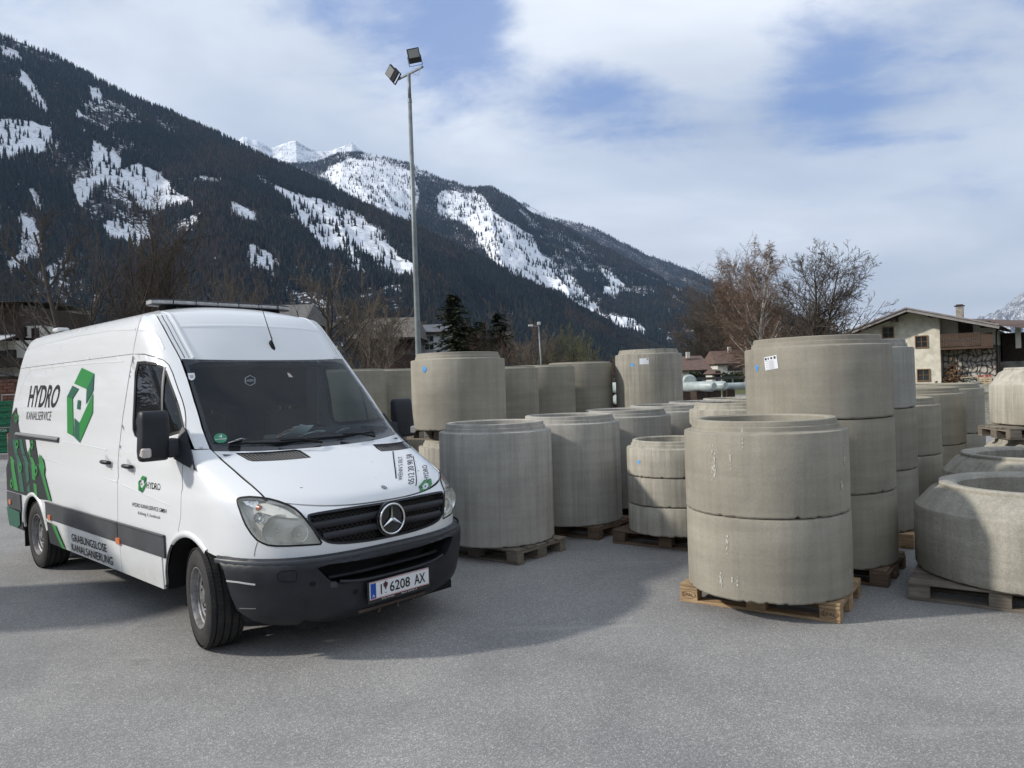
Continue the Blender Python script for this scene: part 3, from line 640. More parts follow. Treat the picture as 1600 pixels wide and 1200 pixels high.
# ---------------- cone pieces ----------------
def cone_piece(X,Y,z,label,m=con_cone,seed=0,R0=.885,hb=.525,rt=.70,ht=.675,rim=.035,ri=.56):
    mb=MB(); q=random.Random(seed); ph=[q.uniform(0,6.28) for _ in range(5)]
    prof=[(R0-.13,.02),(R0-.03,0),(R0-.005,.012),(R0,.03),(R0,hb*.5),(R0-.002,hb-.03),(R0-.012,hb-.008),(R0-.03,hb+.006),(rt+.06,ht-.035),(rt+.015,ht-.012),(rt,ht),(rt,ht+rim-.012),(rt-.008,ht+rim),(rt-.055,ht+rim+.002),(ri+.03,ht+rim-.012),(ri,ht+rim-.035),(ri+.0,ht-.15),(R0-.13,hb-.25)]
    ch=[(q.uniform(0,6.28),q.uniform(.01,.05),q.uniform(.004,.014)) for _ in range(40)]
    def fn(r,h,a):
        r+=.002*math.sin(3*a+ph[0])+.0015*math.sin(9*a+ph[1])
        if h<.02: h+=min(.018,sum(c[2]*max(0,1-abs((a-c[0]+math.pi)%(2*math.pi)-math.pi)/c[1]) for c in ch))
        return r,h
    mb.lathe(prof,160,closed=True,fn=fn); o=mb.build('concrete_cone',m,None,auto=24); o.location=(X,Y,z); o.rotation_euler=(0,0,q.uniform(0,6.28))
    return tag(o,label,'concrete cone','tapered concrete cone pieces at the right edge')
_a=gnd(1420,937); _b=gnd(1600,959); _y=math.atan2(_b[1]-_a[1],_b[0]-_a[0]); _e=np.array([math.cos(_y),math.sin(_y)]); _n=np.array([-_e[1],_e[0]]); _c=_a[:2]+.6*_e+.4*_n
pallet(_c[0],_c[1],0,_y,w_old,'weathered grey pallet under the nearest concrete cone at the right edge',seed=31)
pallet(_c[0]+.1*_n[0]+.25*_e[0]+.9*_n[0],_c[1]+.25*_e[1]+.9*_n[1],0,_y,w_old,'second pallet under the nearest concrete cone, beyond the right edge',seed=32)
cone_piece(4.18,5.99,PZ+.004,'nearest concrete cone at the right edge, half in shadow',seed=1)
cone_piece(5.58,8.02,PZ+.004,'second concrete cone, behind the nearest one',con_lite,seed=2)
pallet(5.58,8.02,0,R(-20),w_old,'pallet under the second concrete cone',seed=33)
cone_piece(7.35,10.2,PZ+.004,'third concrete cone in dark shade under the raised pallet',con_lite,seed=3,hb=.45,ht=.60)
pallet(7.35,10.2,0,R(-20),w_old,'pallet on the ground below the third cone',seed=34)
pallet(7.00,9.95,PZ+.69,R(-6),w_old,'weathered pallet raised on a cone, below the topmost cone',seed=35)
pallet(8.24,10.08,PZ+.69,R(-6),w_old,'second raised pallet beside it, beyond the right edge',seed=36)
cone_piece(7.52,10.2,2*PZ+.70,'topmost concrete cone standing on raised weathered pallets at the right edge',con_lite,seed=4,hb=.55,rt=.70,ht=.74,rim=.03)
# ---------------- van ----------------
VX,VY,VA=-1.5883,5.9742,-0.75563
vF=np.array([math.cos(VA),math.sin(VA),0]); vR=np.array([math.sin(VA),-math.cos(VA),0]); vO=np.array([VX,VY,0])
def v2w(P): P=np.asarray(P,float); return vO+P[...,0:1]*vF+P[...,1:2]*vR+P[...,2:3]*np.array([0,0,1.])
def vpix(P): return pix(v2w(P))
def loc(P): return (float(P[0]),-float(P[1]),float(P[2]))
def vhit(px,py,ax,val):
    d=ray(px,py); q=CC-vO; c=np.array([q@vF,q@vR,q[2]]); dd=np.array([d@vF,d@vR,d[2]]); return c+dd*((val-c[ax])/dd[ax])
def itp(xs,ys):
    xs=np.array(xs,float); ys=np.array(ys,float)
    # monotone cubic (PCHIP)
    h=np.diff(xs); dl=np.diff(ys)/h; m=np.zeros(len(xs)); m[0]=dl[0]; m[-1]=dl[-1]
    for i in range(1,len(xs)-1):
        if dl[i-1]*dl[i]>0: w1=2*h[i]+h[i-1]; w2=h[i]+2*h[i-1]; m[i]=(w1+w2)/(w1/dl[i-1]+w2/dl[i])
    def f(x):
        x=min(max(x,xs[0]),xs[-1]); i=min(int(np.searchsorted(xs,x,side='right'))-1,len(xs)-2); i=max(i,0)
        t=(x-xs[i])/h[i]; return float((2*t**3-3*t**2+1)*ys[i]+(t**3-2*t**2+t)*h[i]*m[i]+(-2*t**3+3*t**2)*ys[i+1]+(t**3-t**2)*h[i]*m[i+1])
    return f
Bz=itp([.2,.30,.45,.57,.75,1.0,1.06,1.11,1.25,1.33,1.40,1.7,2.0,2.13,2.22,2.31,2.38,2.42,2.45,2.475],[.95,.955,.972,.98,.985,.986,.984,.974,.972,.965,.955,.93,.897,.882,.872,.857,.842,.822,.79,.75])
Az=itp([.2,.7,.8,.9,.97,1.0,1.03,1.07,1.22,1.39,1.7,2.44],[1.05,1.055,1.055,1.04,1.015,.985,.95,.907,.73,.535,.50,.50])
X0z=itp([.2,1.07,1.22,1.39,1.7,2.066,2.3,2.44],[-.09,-.10,-.25,-.42,-.70,-1.05,-1.27,-1.40])
NX=3.0; HP=math.pi/2
def F(w,z,off=0.0):
    b=Bz(z); a=Az(z); x0=X0z(z); aw=abs(w); sg=1 if w>=0 else -1
    if aw>=b*HP: x=x0-(aw-b*HP); y=b; nx,ny=0,1
    else:
        ps=HP-aw/b; s,c=math.sin(ps),math.cos(ps); r=((s/a)**NX+(c/b)**NX)**(-1/NX); x=x0+r*s; y=r*c
        nx=(r*s/a)**(NX-1)/a; ny=(r*c/b)**(NX-1)/b; q=math.hypot(nx,ny); nx/=q; ny/=q
    nz=0
    if off:
        dz=.01; g=(Bz(z+dz)-Bz(z-dz))/(2*dz)*ny+((Az(z+dz)-Az(z-dz))+(X0z(z+dz)-X0z(z-dz)))/(2*dz)*nx; nz=-g
        q=math.sqrt(1+nz*nz); x+=nx/q*off; y+=ny/q*off; z+=nz/q*off
    return np.array([x,y*sg,z])
def w_of(x,z,sg=1):
    b=Bz(z); a=Az(z); x0=X0z(z)
    if x<=x0: return sg*(b*HP+x0-x)
    y=b*max(0,1-min(1,((x-x0)/a))**NX)**(1/NX); return sg*b*(HP-math.atan2(x-x0,max(y,1e-6)))
def w_ofy(y,z):
    b=Bz(z); a=Az(z); x0=X0z(z); sg=1 if y>=0 else -1; y=abs(y)
    x=x0+a*max(0,1-(y/b)**NX)**(1/NX); return sg*b*(HP-math.atan2(x-x0,y))
def FP(y,z): return F(w_ofy(y,z),z)
_E=[(0,.77,1.065),(.25,.785,1.16),(.5,.80,1.24),(.75,.815,1.32),(1,.83,1.39),(1.5,.79,1.73),(2,.75,2.066),(2.15,.752,2.14),(2.4,.757,2.26),(2.7,.757,2.39),(3,.745,2.46)]
_EX=[(v,*FP(y,z)) for v,y,z in _E]+[(3.3,-1.55,.75,2.475),(4,-4.2,.75,2.475),(4.3,-4.47,.745,2.43)]
_C=[(0,.905,.985),(.1,.865,1.035),(.25,.74,1.105),(.5,.52,1.205),(.75,.32,1.285),(1,.124,1.361),(1.5,-.22,1.71),(2,-.567,2.049),(2.15,-.615,2.11),(2.4,-.73,2.24),(2.7,-.90,2.395),(3,-1.12,2.505),(3.3,-1.55,2.578),(4,-4.2,2.575),(4.3,-4.6,2.50)]
_ev=[e[0] for e in _EX]; eX,eY,eZ=[itp(_ev,[e[k] for e in _EX]) for k in (1,2,3)]
_cv=[c[0] for c in _C]; cX,cZ=[itp(_cv,[c[k] for c in _C]) for k in (1,2)]
def Tp(s,v):
    q=abs(s); return np.array([cX(v)+(eX(v)-cX(v))*q**2.7,s*eY(v),cZ(v)+(eZ(v)-cZ(v))*q**2.6])
def T(s,v,off=0.0):
    P=Tp(s,v)
    if off:
        e=.01; n=np.cross(Tp(s+e,v)-Tp(s-e,v),Tp(s,min(v+e,4.3))-Tp(s,max(v-e,0))); n/=np.linalg.norm(n)
        if n[2]<0: n=-n
        P=P+n*off
    return P
_BD=itp([.16,.20,.235,.27,.33,.45,.60,.655,.685,.70],[-.16,-.10,-.05,.0,.03,.045,.06,.058,.040,.006])
def BP(w,z,off=0.0):
    P=F(w,max(z,.21)); Q=F(w,max(z,.21),.01); n=(Q-P); n[2]=0; n/=np.linalg.norm(n); P=P+n*(_BD(z)+off); P[2]=z; return P
def unproj(S,px,py,g):
    a,b=g
    for _ in range(25):
        q=vpix(S(a,b)); r=np.array([px,py])-q
        if np.hypot(*r)<.01: break
        e=1e-4; J=np.stack([(vpix(S(a+e,b))-q)/e,(vpix(S(a,b+e))-q)/e],1)
        try: d=np.linalg.solve(J,r)
        except Exception: break
        n=np.hypot(*d); 
        if n>.25: d*=.25/n
        a+=d[0]; b+=d[1]
    return (a,b)
def uS(px,py):            # side of the van
    P=vhit(px,py,1,.95); return unproj(F,px,py,(w_of(min(P[0],.6),P[2]),P[2]))
def uN(px,py,S=None):     # nose
    P=vhit(px,py,0,.9); z=min(max(P[2],.25),1.1); return unproj(S or F,px,py,(P[1]*1.05,z))
def uNs(px,py,S=None):
    P=vhit(px,py,1,.85); return unproj(S or F,px,py,(w_of(min(P[0],.8),P[2]),P[2]))
def uT(px,py,v0=.5,s0=0.): return unproj(T,px,py,(s0,v0))
def resample(P,step,closed=True):
    out=[]; n=len(P)
    for i in range(n if closed else n-1):
        a=np.array(P[i]); b=np.array(P[(i+1)%n]); k=max(1,int(math.ceil(np.linalg.norm(b-a)/step)))
        for j in range(k): out.append(tuple(a+(b-a)*j/k))
    if not closed: out.append(tuple(P[-1]))
    return out
def rounded(P,it=2,keep=()):
    for _ in range(it):
        Q=[]
        for i in range(len(P)):
            a=np.array(P[i]); b=np.array(P[(i+1)%len(P)]); Q+= [tuple(a*.75+b*.25),tuple(a*.25+b*.75)]
        P=Q
    return P
def inset(P,d):
    A=np.array(P); n=len(A); ar=.5*np.sum(A[:,0]*np.roll(A[:,1],-1)-np.roll(A[:,0],-1)*A[:,1]); sg=1 if ar>0 else -1
    e=np.roll(A,-1,0)-A; e/=np.maximum(np.linalg.norm(e,axis=1,keepdims=True),1e-9); nn=np.stack([-e[:,1],e[:,0]],1)*sg
    m=nn+np.roll(nn,1,0); m/=np.maximum(np.linalg.norm(m,axis=1,keepdims=True),.6); return [tuple(p) for p in A+m*d]
def patch(name,outline,S,off,mt,parent,holes=(),step=.05,edge=.03,rim=0.0,smooth=True,label=None,mirror=False):
    o_=resample(outline,edge); hs=[resample(h,edge) for h in holes]
    A=np.array(o_); lo=A.min(0); hi=A.max(0)
    gx,gy=np.meshgrid(np.arange(lo[0]+step*.5,hi[0],step),np.arange(lo[1]+step*.5,hi[1],step)); gx=gx.ravel(); gy=gy.ravel()
    ok=inpoly(gx,gy,o_)
    for h in hs: ok&=~inpoly(gx,gy,h)
    G=np.stack([gx[ok],gy[ok]],1); B=np.array(o_+[p for h in hs for p in h])
    if len(G):
        d=np.full(len(G),9.)
        for k in range(0,len(B),64): d=np.minimum(d,np.sqrt(((G[:,None]-B[None,k:k+64])**2).sum(-1)).min(1))
        G=G[d>step*.45]
    V=[Vector(p) for p in B]+[Vector(p) for p in G]; Ed=[]; b=0
    for l in [o_]+hs: Ed+=[(b+i,b+(i+1)%len(l)) for i in range(len(l))]; b+=len(l)
    vo,eo,fo,ov,_,_=mgeo.delaunay_2d_cdt(V,Ed,[],0,1e-6)
    vo=np.array([tuple(p) for p in vo]); fs=[]
    fo=[f for f in fo]; cen=np.array([vo[list(f)].mean(0) for f in fo]); k=inpoly(cen[:,0],cen[:,1],o_)
    for h in hs: k&=~inpoly(cen[:,0],cen[:,1],h)
    fo=[f for f,q in zip(fo,k) if q]
    out=[]
    for sgn in ((1,-1) if mirror else (1,)):
        P=[S(sgn*p[0],p[1],off) for p in vo]; mb=MB(); 
        ff=[tuple(f) if sgn>0 else tuple(f[::-1]) for f in fo]
        mb.add([loc(p) for p in P],ff)
        if rim:
            idx={}
            for l in [o_]+hs:
                vs=[loc(S(sgn*p[0],p[1],off)) for p in l]+[loc(S(sgn*p[0],p[1],off-rim)) for p in l]; n=len(l)
                mb.add(vs,[(i,(i+1)%n,n+(i+1)%n,n+i) for i in range(n)])
        me=mb.mesh(name); bm=bmesh.new(); bm.from_mesh(me); bm.faces.ensure_lookup_table()
        bm.to_mesh(me); bm.free(); ob=link(name,me,mt,parent)
        nf=len(ff); me.polygons.foreach_set('use_smooth',[i<nf and smooth for i in range(len(me.polygons))])
        # make normals point outwards
        me.update(); c=np.array([0,0,1.2])
        if ff:
            pl=me.polygons[len(ff)//2]; nn=np.array(pl.normal); cc=np.array(pl.center)
            t=loc(S(sgn*float(cen[k][len(ff)//2][0]),float(cen[k][len(ff)//2][1]),off+.05))
            if nn@(np.array(t)-cc)<0: me.flip_normals()
        if label: ob['label']=label
        out.append(ob)
    return out[0] if len(out)==1 else out
def strip(name,path,S,width,off,mt,parent,mirror=False,h=0.0):
    """thin ribbon following a path on the surface; h>0 gives it a rounded body"""
    P=resample(path,.03,False)
    for sgn in ((1,-1) if mirror else (1,)):
        Q=[S(sgn*a,b,off) for a,b in P]; N_=[S(sgn*a,b,off+.02)-S(sgn*a,b,off) for a,b in P]; vs=[]; n=len(Q)
        for i in range(n):
            d=Q[min(i+1,n-1)]-Q[max(i-1,0)]; u=np.cross(d,N_[i]); u/=np.linalg.norm(u)+1e-12; nn=N_[i]/(np.linalg.norm(N_[i])+1e-12)
            prof=((-.5,0),(-.25,.8),(.25,.8),(.5,0)) if h else ((-.5,0),(.5,0))
            for q,t in prof: vs.append(loc(Q[i]+u*width*q+nn*h*t))
        m=4 if h else 2
        fs=[(i*m+k,i*m+k+1,(i+1)*m+k+1,(i+1)*m+k) for i in range(n-1) for k in range(m-1)]
        mb=MB(); mb.add(vs,fs); ob=mb.build(name,mt,parent,smooth=bool(h))
    return ob
def decal_text(name,s,quad,S,off,mt,parent,shear=0,bold=0.0,cond=None):
    """quad: parameter points bottom-left, bottom-right, top-right, top-left of the caps box"""
    me=text_mesh(name,s,1.0,0,shear,bold=bold); xs=[v.co.x for v in me.vertices]; x0,x1=min(xs),max(xs); ys=[v.co.y for v in me.vertices]; y0=min(0,0); y1=max(ys) if s.upper()==s else .69
    q=[np.array(p) for p in quad]
    for v in me.vertices:
        u=(v.co.x-x0)/(x1-x0); t=(v.co.y-y0)/(y1-y0); p=(q[0]*(1-u)+q[1]*u)*(1-t)+(q[3]*(1-u)+q[2]*u)*t; v.co=Vector(loc(S(p[0],p[1],off)))
    return link(name,me,mt,parent)
# materials
white=mat('van_white_paint',(.76,.775,.785),.30,0,.5,coat=.6)
ntw=white.node_tree; bb=ntw.nodes['Principled BSDF']; tt=N(ntw,'ShaderNodeTexCoord').outputs['Object']
sepz=N(ntw,'ShaderNodeSeparateXYZ'); L(ntw,tt,sepz.inputs[0])
dirt=math_(ntw,'MULTIPLY',ramp(ntw,sepz.outputs[2],[(.28,1.),(.62,.18),(1.0,.06)]),ramp(ntw,noise_(ntw,mapv(ntw,tt,(1,1,1.6)),3.2,7,.68,.3),[(.3,.15),(.7,1.)]))
L(ntw,mixc(ntw,math_(ntw,'MULTIPLY',dirt,.62),mixc(ntw,ramp(ntw,noise_(ntw,tt,240,2,.6),[(.74,0.),(.78,.35)]),(.75,.765,.775),(.35,.34,.32)),(.44,.42,.36)),bb.inputs['Base Color'])
L(ntw,math_(ntw,'ADD',math_(ntw,'MULTIPLY',noise_(ntw,tt,6,5,.6),.18),.22),bb.inputs['Roughness'])
bpw=N(ntw,'ShaderNodeBump'); bpw.inputs['Distance'].default_value=.004; bpw.inputs['Strength'].default_value=.22; L(ntw,noise_(ntw,tt,2.1,2,.4),bpw.inputs['Height']); L(ntw,bpw.outputs[0],bb.inputs['Normal'])
plast=mat('dark_bumper_plastic',(.020,.022,.027),.48,0,.45,bump=.12,bscale=300,var=.35,vscale=5)
mould=mat('side_moulding_plastic',(.062,.066,.072),.55,0,.4,bump=.1,bscale=260,var=.2,vscale=4)
black=mat('black_rubber',(.009,.009,.010),.6,0,.3); gloss=mat('gloss_black',(.012,.013,.015),.12,0,.5,coat=.5); dark=mat('underbody_dark',(.013,.013,.014),.8,0,.2)
chrome=mat('chrome',(.82,.83,.85),.12,1); steel=mat('steel_wheel',(.27,.27,.275),.5,.35,var=.35,vscale=14,vc=(.13,.125,.12)); rubber=mat('tyre_rubber',(.026,.026,.027),.78,0,.3,bump=.3,bscale=90,var=.35,vscale=12,vc=(.045,.043,.04))
orange=mat('orange_lens',(.62,.15,.03),.22,coat=.5); txt=mat('charcoal_lettering',(.014,.015,.018),.6,0,.25); green=mat('bright_green_vinyl',(.012,.22,.036),.42,coat=.1); teal=mat('teal_green_vinyl',(.006,.10,.056),.42,coat=.1); char=mat('charcoal_vinyl',(.022,.024,.027),.5,0,.35)
refl=mat('headlight_reflector',(.85,.85,.84),.10,1,bump=1.0,bscale=22); refd=mat('headlight_housing',(.62,.615,.58),.3,.15); cream=mat('indicator_lens_back',(.80,.79,.74),.3,.2)
inter=mat('cab_plastic_grey',(.030,.034,.040),.7); seatm=mat('seat_fabric',(.014,.015,.018),.9,bump=.3,bscale=200)
def glassmat(name,tint,refl_c=.06,rough=.02,dirt=0.0):
    m=bpy.data.materials.new(name); m.use_nodes=True; nt=m.node_tree; nt.nodes.clear(); o=N(nt,'ShaderNodeOutputMaterial')
    tr=N(nt,'ShaderNodeBsdfTransparent'); tr.inputs[0].default_value=(*tint,1); gl=N(nt,'ShaderNodeBsdfGlossy'); gl.inputs['Roughness'].default_value=rough; gl.inputs[0].default_value=(.95,.97,1,1)
    ge=N(nt,'ShaderNodeNewGeometry'); dt=N(nt,'ShaderNodeVectorMath',operation='DOT_PRODUCT'); L(nt,ge.outputs['Normal'],dt.inputs[0]); L(nt,ge.outputs['Incoming'],dt.inputs[1]); q=math_(nt,'SUBTRACT',1.0,math_(nt,'ABSOLUTE',dt.outputs['Value'])); f=math_(nt,'ADD',math_(nt,'MULTIPLY',math_(nt,'POWER',q,5.0),.9),.045+refl_c,clamp=True)
    mx=N(nt,'ShaderNodeMixShader'); L(nt,f,mx.inputs[0]); L(nt,tr.outputs[0],mx.inputs[1]); L(nt,gl.outputs[0],mx.inputs[2]); s=mx.outputs[0]
    if dirt:
        df=N(nt,'ShaderNodeBsdfDiffuse'); df.inputs[0].default_value=(.5,.5,.48,1); t=N(nt,'ShaderNodeTexCoord').outputs['Object']
        m2=N(nt,'ShaderNodeMixShader'); L(nt,math_(nt,'MULTIPLY',ramp(nt,noise_(nt,t,5,6,.7),[(.35,.3),(.7,1.)]),dirt),m2.inputs[0]); L(nt,s,m2.inputs[1]); L(nt,df.outputs[0],m2.inputs[2]); s=m2.outputs[0]
    L(nt,s,o.inputs[0]); return m
g_wind=glassmat('windscreen_glass',(.62,.68,.70),-.005,.012,.0); g_side=glassmat('side_window_glass',(.30,.36,.33),.01,.01,.01); g_lens=glassmat('headlight_lens',(.98,.98,.95),.02,.04,.05)
VAN=empty('white_van',(VX,VY,0),VA,'white high-roof panel van with green HYDRO lettering, parked facing right','van')
# outlines (pixels read off the photograph, laid on the body surface)
def S_(l): return [uS(x,y) for x,y in l]
door_px=[(207.5,552.5),(225,553.3),(243,557.5),(256.7,563.3),(264,570),(270,583),(278,606.7),(285,625),(289,640),(290.5,653),(290.5,670),(289,700),(286,727),(283.5,770),(282.5,807.5),(279,828)]
door=S_(door_px)
WC=(0.0,.32)                                     # front arch centre
def arch(cx,cz,rx,rz,a0,a1,n=22): return [(cx+rx*math.cos(R(a0+(a1-a0)*i/n)),cz+rz*math.sin(R(a0+(a1-a0)*i/n))) for i in range(n+1)]
FA=arch(-.10,.31,.475,.485,172,0); RA=arch(-3.90,.31,.455,.47,0,180)
def xz(l): return [(w_of(x,z),z) for x,z in l]
door_w_rear=[uS(192,893),uS(184,815),uS(184,750),uS(192,650)]
door_low=[p for p in FA if p[0]<-.26][::-1]
d_out=door+xz([(-.27,.74)])+xz([p for p in door_low if p[1]<.74])+xz([(-.585,.345)])+[(door_w_rear[0][0],.345)]+door_w_rear[1:]
win_px=[(214,565),(226.7,564),(243,566.7),(255,572.5),(260.8,580),(266.7,596.7),(273,613),(280,633),(285,653),(289,670),(283,677),(261.7,683),(218,686.7),(210,681.7),(206.7,671.7),(206.7,656.7),(209,606.7),(210,583)]
win=S_(win_px); win_in=inset(win,.016)
patch('front_door',inset(d_out,.0055),F,0,white,VAN,holes=[win],rim=.02,mirror=True)
for sg in (1,-1):
    pass
patch('window_seal',win,F,-.004,black,VAN,holes=[inset(win,.022)],rim=.02,mirror=True,step=.04)
patch('side_window',inset(win,.018),F,-.010,g_side,VAN,mirror=True)
strip('window_divider',[uS(257.8,574),uS(254,686)],F,.032,-.004,mat('grey_rubber',(.09,.09,.09),.5),VAN,mirror=True,h=.006)
# body side behind the door
XR=itp([.3,.77,1.3,1.78,2.16,2.3,2.475],[-4.93,-4.93,-4.90,-4.78,-4.62,-4.53,-4.42])
gut=2.135
side=[(door_w_rear[0][0]+.0,.345)]+door_w_rear[1:]+[uS(203,580),(uS(207.5,552.5)[0],gut)]
side+= [(w_of(XR(z),z),z) for z in (gut,2.0,1.78,1.5,1.3,1.0,.77,.5,.36)]
side+= xz([p for p in RA[::-1] if p[1]>.335])
patch('side_panel',inset(side,.004),F,0,white,VAN,rim=.02,mirror=True,step=.07,edge=.05)
seamT=[uS(207.5,552.5),uS(211,534),uS(215,515),uS(220,500)]; wt=seamT[-1]
up=[(seamT[0][0],gut)]+seamT[1:]+[(wt[0]-.03,2.465)]+[(w_of(XR(z),z),z) for z in (2.465,2.3,gut)]
patch('roof_side_panel',inset(up,.0035),F,0,white,VAN,rim=.02,mirror=True,step=.05,edge=.05)
# cab shell above the door: A-pillar and high-roof cheek
def Ew(v):
    y,z=eY(v),eZ(v); return (w_ofy(min(y,Bz(z)*.9999),z),z)
cab=[(seamT[0][0],gut)]+door[1:11]+[(door[10][0]-.0,1.392)]+[Ew(v) for v in (1.0,1.25,1.5,1.75,2.0,2.15,2.3,2.5,2.7,2.85,3.0)]+[(wt[0]-.03,2.465)]+seamT[1:][::-1]
patch('cab_side_panel',inset(cab,.0035),F,0,white,VAN,rim=.02,mirror=True,step=.045,edge=.03)
# front shell
HLpx=[(105,215),(125,193),(170,178),(300,166),(450,176),(600,196),(750,236),(900,292),(1000,345),(1090,420),(1180,520),(1280,650),(1370,790),(1422,878),(1405,903),(1200,915),(900,930),(700,930),(580,915),(500,882),(420,840),(330,740),(240,600),(170,430),(120,290)]
def uH(x,y):
    P=vhit(x,y,1,.80); z=min(max(P[2],.72),1.08); return unproj(F,x,y,(w_of(min(P[0],.8),z),z))
HL=[uH(360+x/10,760+y/10) for x,y in HLpx]
GRpx=[(595,605),(640,592),(800,565),(950,543),(1100,520),(1345,490),(1358,502),(1352,600),(1335,650),(1295,700),(1200,738),(1000,785),(850,802),(745,806),(700,788),(660,730),(620,660)]
GR=[uN(350+x/4,650+y/4) for x,y in GRpx]
# make the grille symmetric about the centre line
gz=itp([0,.25,.45,.56],[.972,.972,.978,.985]); 
GR=[(-.545,.975),(-.3,.982),(0,.976),(.3,.982),(.545,.975),(.562,.958),(.54,.88),(.49,.80),(.42,.752),(.2,.732),(0,.728),(-.2,.732),(-.42,.752),(-.49,.80),(-.54,.88),(-.562,.958)]
top=[(w_ofy(eY(0)*s,0+cZ(0)+(eZ(0)-cZ(0))*abs(s)**2.6),cZ(0)+(eZ(0)-cZ(0))*abs(s)**2.6) for s in np.linspace(0,1,9)]
hood_e=[Ew(v) for v in (.12,.25,.5,.75,1.0)]
fa2=[p for p in FA if p[0]>=-.26 and p[1]>=.70]
halfR=top+hood_e+[(door[10][0],1.388)]+[door[11],door[12],door[13],door[14],door[15]]+xz([(-.268,.742)])+xz(fa2)+xz([(.29,.702)])
# keep the fender just off the door edge
shell=halfR[:-1]+[(w_of(.285,.69),.688),(w_ofy(.5,.695),.688),(0,.688)]
full=shell+[(-a,b) for a,b in shell[::-1][1:-1]]
HLm=[(-a,b) for a,b in HL]
patch('front_shell',inset(full,.003),F,0,white,VAN,holes=[HL,HLm[::-1],rounded(GR,2)],rim=.03,step=.035,edge=.02)
# dark joints behind the panel gaps
strip('door_joint',d_out+[d_out[0]],F,.024,-.006,black,VAN,mirror=True)
strip('panel_joint',seamT,F,.014,-.004,black,VAN,mirror=True); strip('panel_joint',[(seamT[0][0],gut),(w_of(-4.6,gut),gut)],F,.010,-.006,black,VAN,mirror=True)
strip('bonnet_joint',[Ew(v) for v in (.0,.12,.25,.5,.75,1.0)],F,.020,-.004,black,VAN,mirror=True)
# wheel arch lips
for nm,ar,y0 in (('front_wheel_arch',[p for p in FA if p[1]>.33 or p[0]>0][:-2],.0),('rear_wheel_arch',RA,.0)):
    pth=xz([p for p in ar if p[1]>(.70 if nm[0]=='f' else .40)]); strip(nm,pth,F,.05,.001,white,VAN,mirror=True,h=.018)
# bonnet
hood=[(s,.012) for s in np.linspace(-.985,.985,11)]+[(.985,v) for v in (.25,.5,.75,.955)]+[(s,.955) for s in np.linspace(.985,-.985,9)[1:]]+[(-.985,v) for v in (.75,.5,.25)]
V1=[uT(350+x/4,650+y/4,.8,.4) for x,y in ((70,232),(445,210),(478,216),(545,260),(180,285),(150,278))]
V2=[uT(350+x/4,650+y/4,.8,-.5) for x,y in ((928,178),(1140,152),(1172,197),(982,222),(955,205))]
patch('bonnet',hood,T,.001,white,VAN,holes=[V1,V2],rim=.03,step=.045,edge=.04)
for V_ in (V1,V2):
    patch('bonnet_vent',V_,T,-.016,black,VAN,step=.05); patch('vent_frame',V_,T,.002,plast,VAN,holes=[inset(V_,.010)],step=.03,rim=.012)
def lerp(a,b,t): return tuple(np.array(a)*(1-t)+np.array(b)*t)
slm=mat('vent_slat_grey',(.13,.135,.14),.5)
for (A_,B_,C_,D_),k in (((V1[0],V1[2],V1[3],V1[5]),17),((V2[0],V2[1],V2[2],V2[3]),15)):
    for i in range(1,k):
        t=i/k; strip('vent_slat',[lerp(A_,B_,t),lerp(D_,C_,t)],T,.0042,-.006,slm,VAN,h=.006)
# pressing lines on the bonnet
# windscreen, cowl, cap, roof
ws=rounded([(-.955,1.045),(-.5,1.035),(0,1.03),(.5,1.035),(.955,1.045),(.968,1.2),(.968,1.5),(.968,1.8),(.955,1.965),(.5,1.985),(0,1.988),(-.5,1.985),(-.955,1.965),(-.968,1.8),(-.968,1.5),(-.968,1.2)],1)
ws_o=[(-.985,.962),(0,.962),(.985,.962),(.988,1.5),(.985,1.995),(0,1.998),(-.985,1.995),(-.988,1.5)]
patch('windscreen_surround',ws_o,T,.0,gloss,VAN,holes=[inset(ws,.012)],rim=.01,step=.04)
patch('windscreen',ws,T,.004,g_wind,VAN,step=.06)
cap=[(s,2.004) for s in np.linspace(-.99,.99,9)]+[(.99,v) for v in (2.15,2.3,2.5,2.7,2.85,3.0,3.3)]+[(s,3.3) for s in np.linspace(.99,-.99,9)[1:]]+[(-.99,v) for v in (3.0,2.85,2.7,2.5,2.3,2.15)]
patch('roof_cap',cap,T,.001,white,VAN,rim=.02,step=.05,edge=.05)
roof=[(s,3.304) for s in np.linspace(-.995,.995,9)]+[(.995,v) for v in np.linspace(3.4,4.3,6)]+[(s,4.3) for s in np.linspace(.995,-.995,9)[1:]]+[(-.995,v) for v in np.linspace(4.2,3.4,5)]
patch('roof',roof,T,.001,white,VAN,rim=.02,step=.05,edge=.05)
for sg in (1,-1):
    strip('roof_cap_seam',[(sg*.955,v) for v in (2.02,2.15,2.3,2.5,2.7,2.9)],T,.006,.0015,black,VAN); strip('roof_cap_seam',[(sg*.915,v) for v in (2.02,2.15,2.3,2.5,2.7,2.9)],T,.004,.0015,mat('seam_grey',(.12,.12,.12),.6),VAN)
    strip('roof_cap_bead',[(sg*.87,v) for v in (2.02,2.15,2.3,2.5,2.7,2.9,3.1)],T,.035,.0,white,VAN,h=.009)
strip('roof_pressing',[(s,2.62-.05*abs(s)**2) for s in np.linspace(-.85,.85,12)],T,.05,.0,white,VAN,h=.006)
for s in (-.6,-.3,0,.3,.6): strip('roof_rib',[(s,v) for v in (3.35,3.6,3.9,4.2)],T,.06,.0,white,VAN,h=.012)
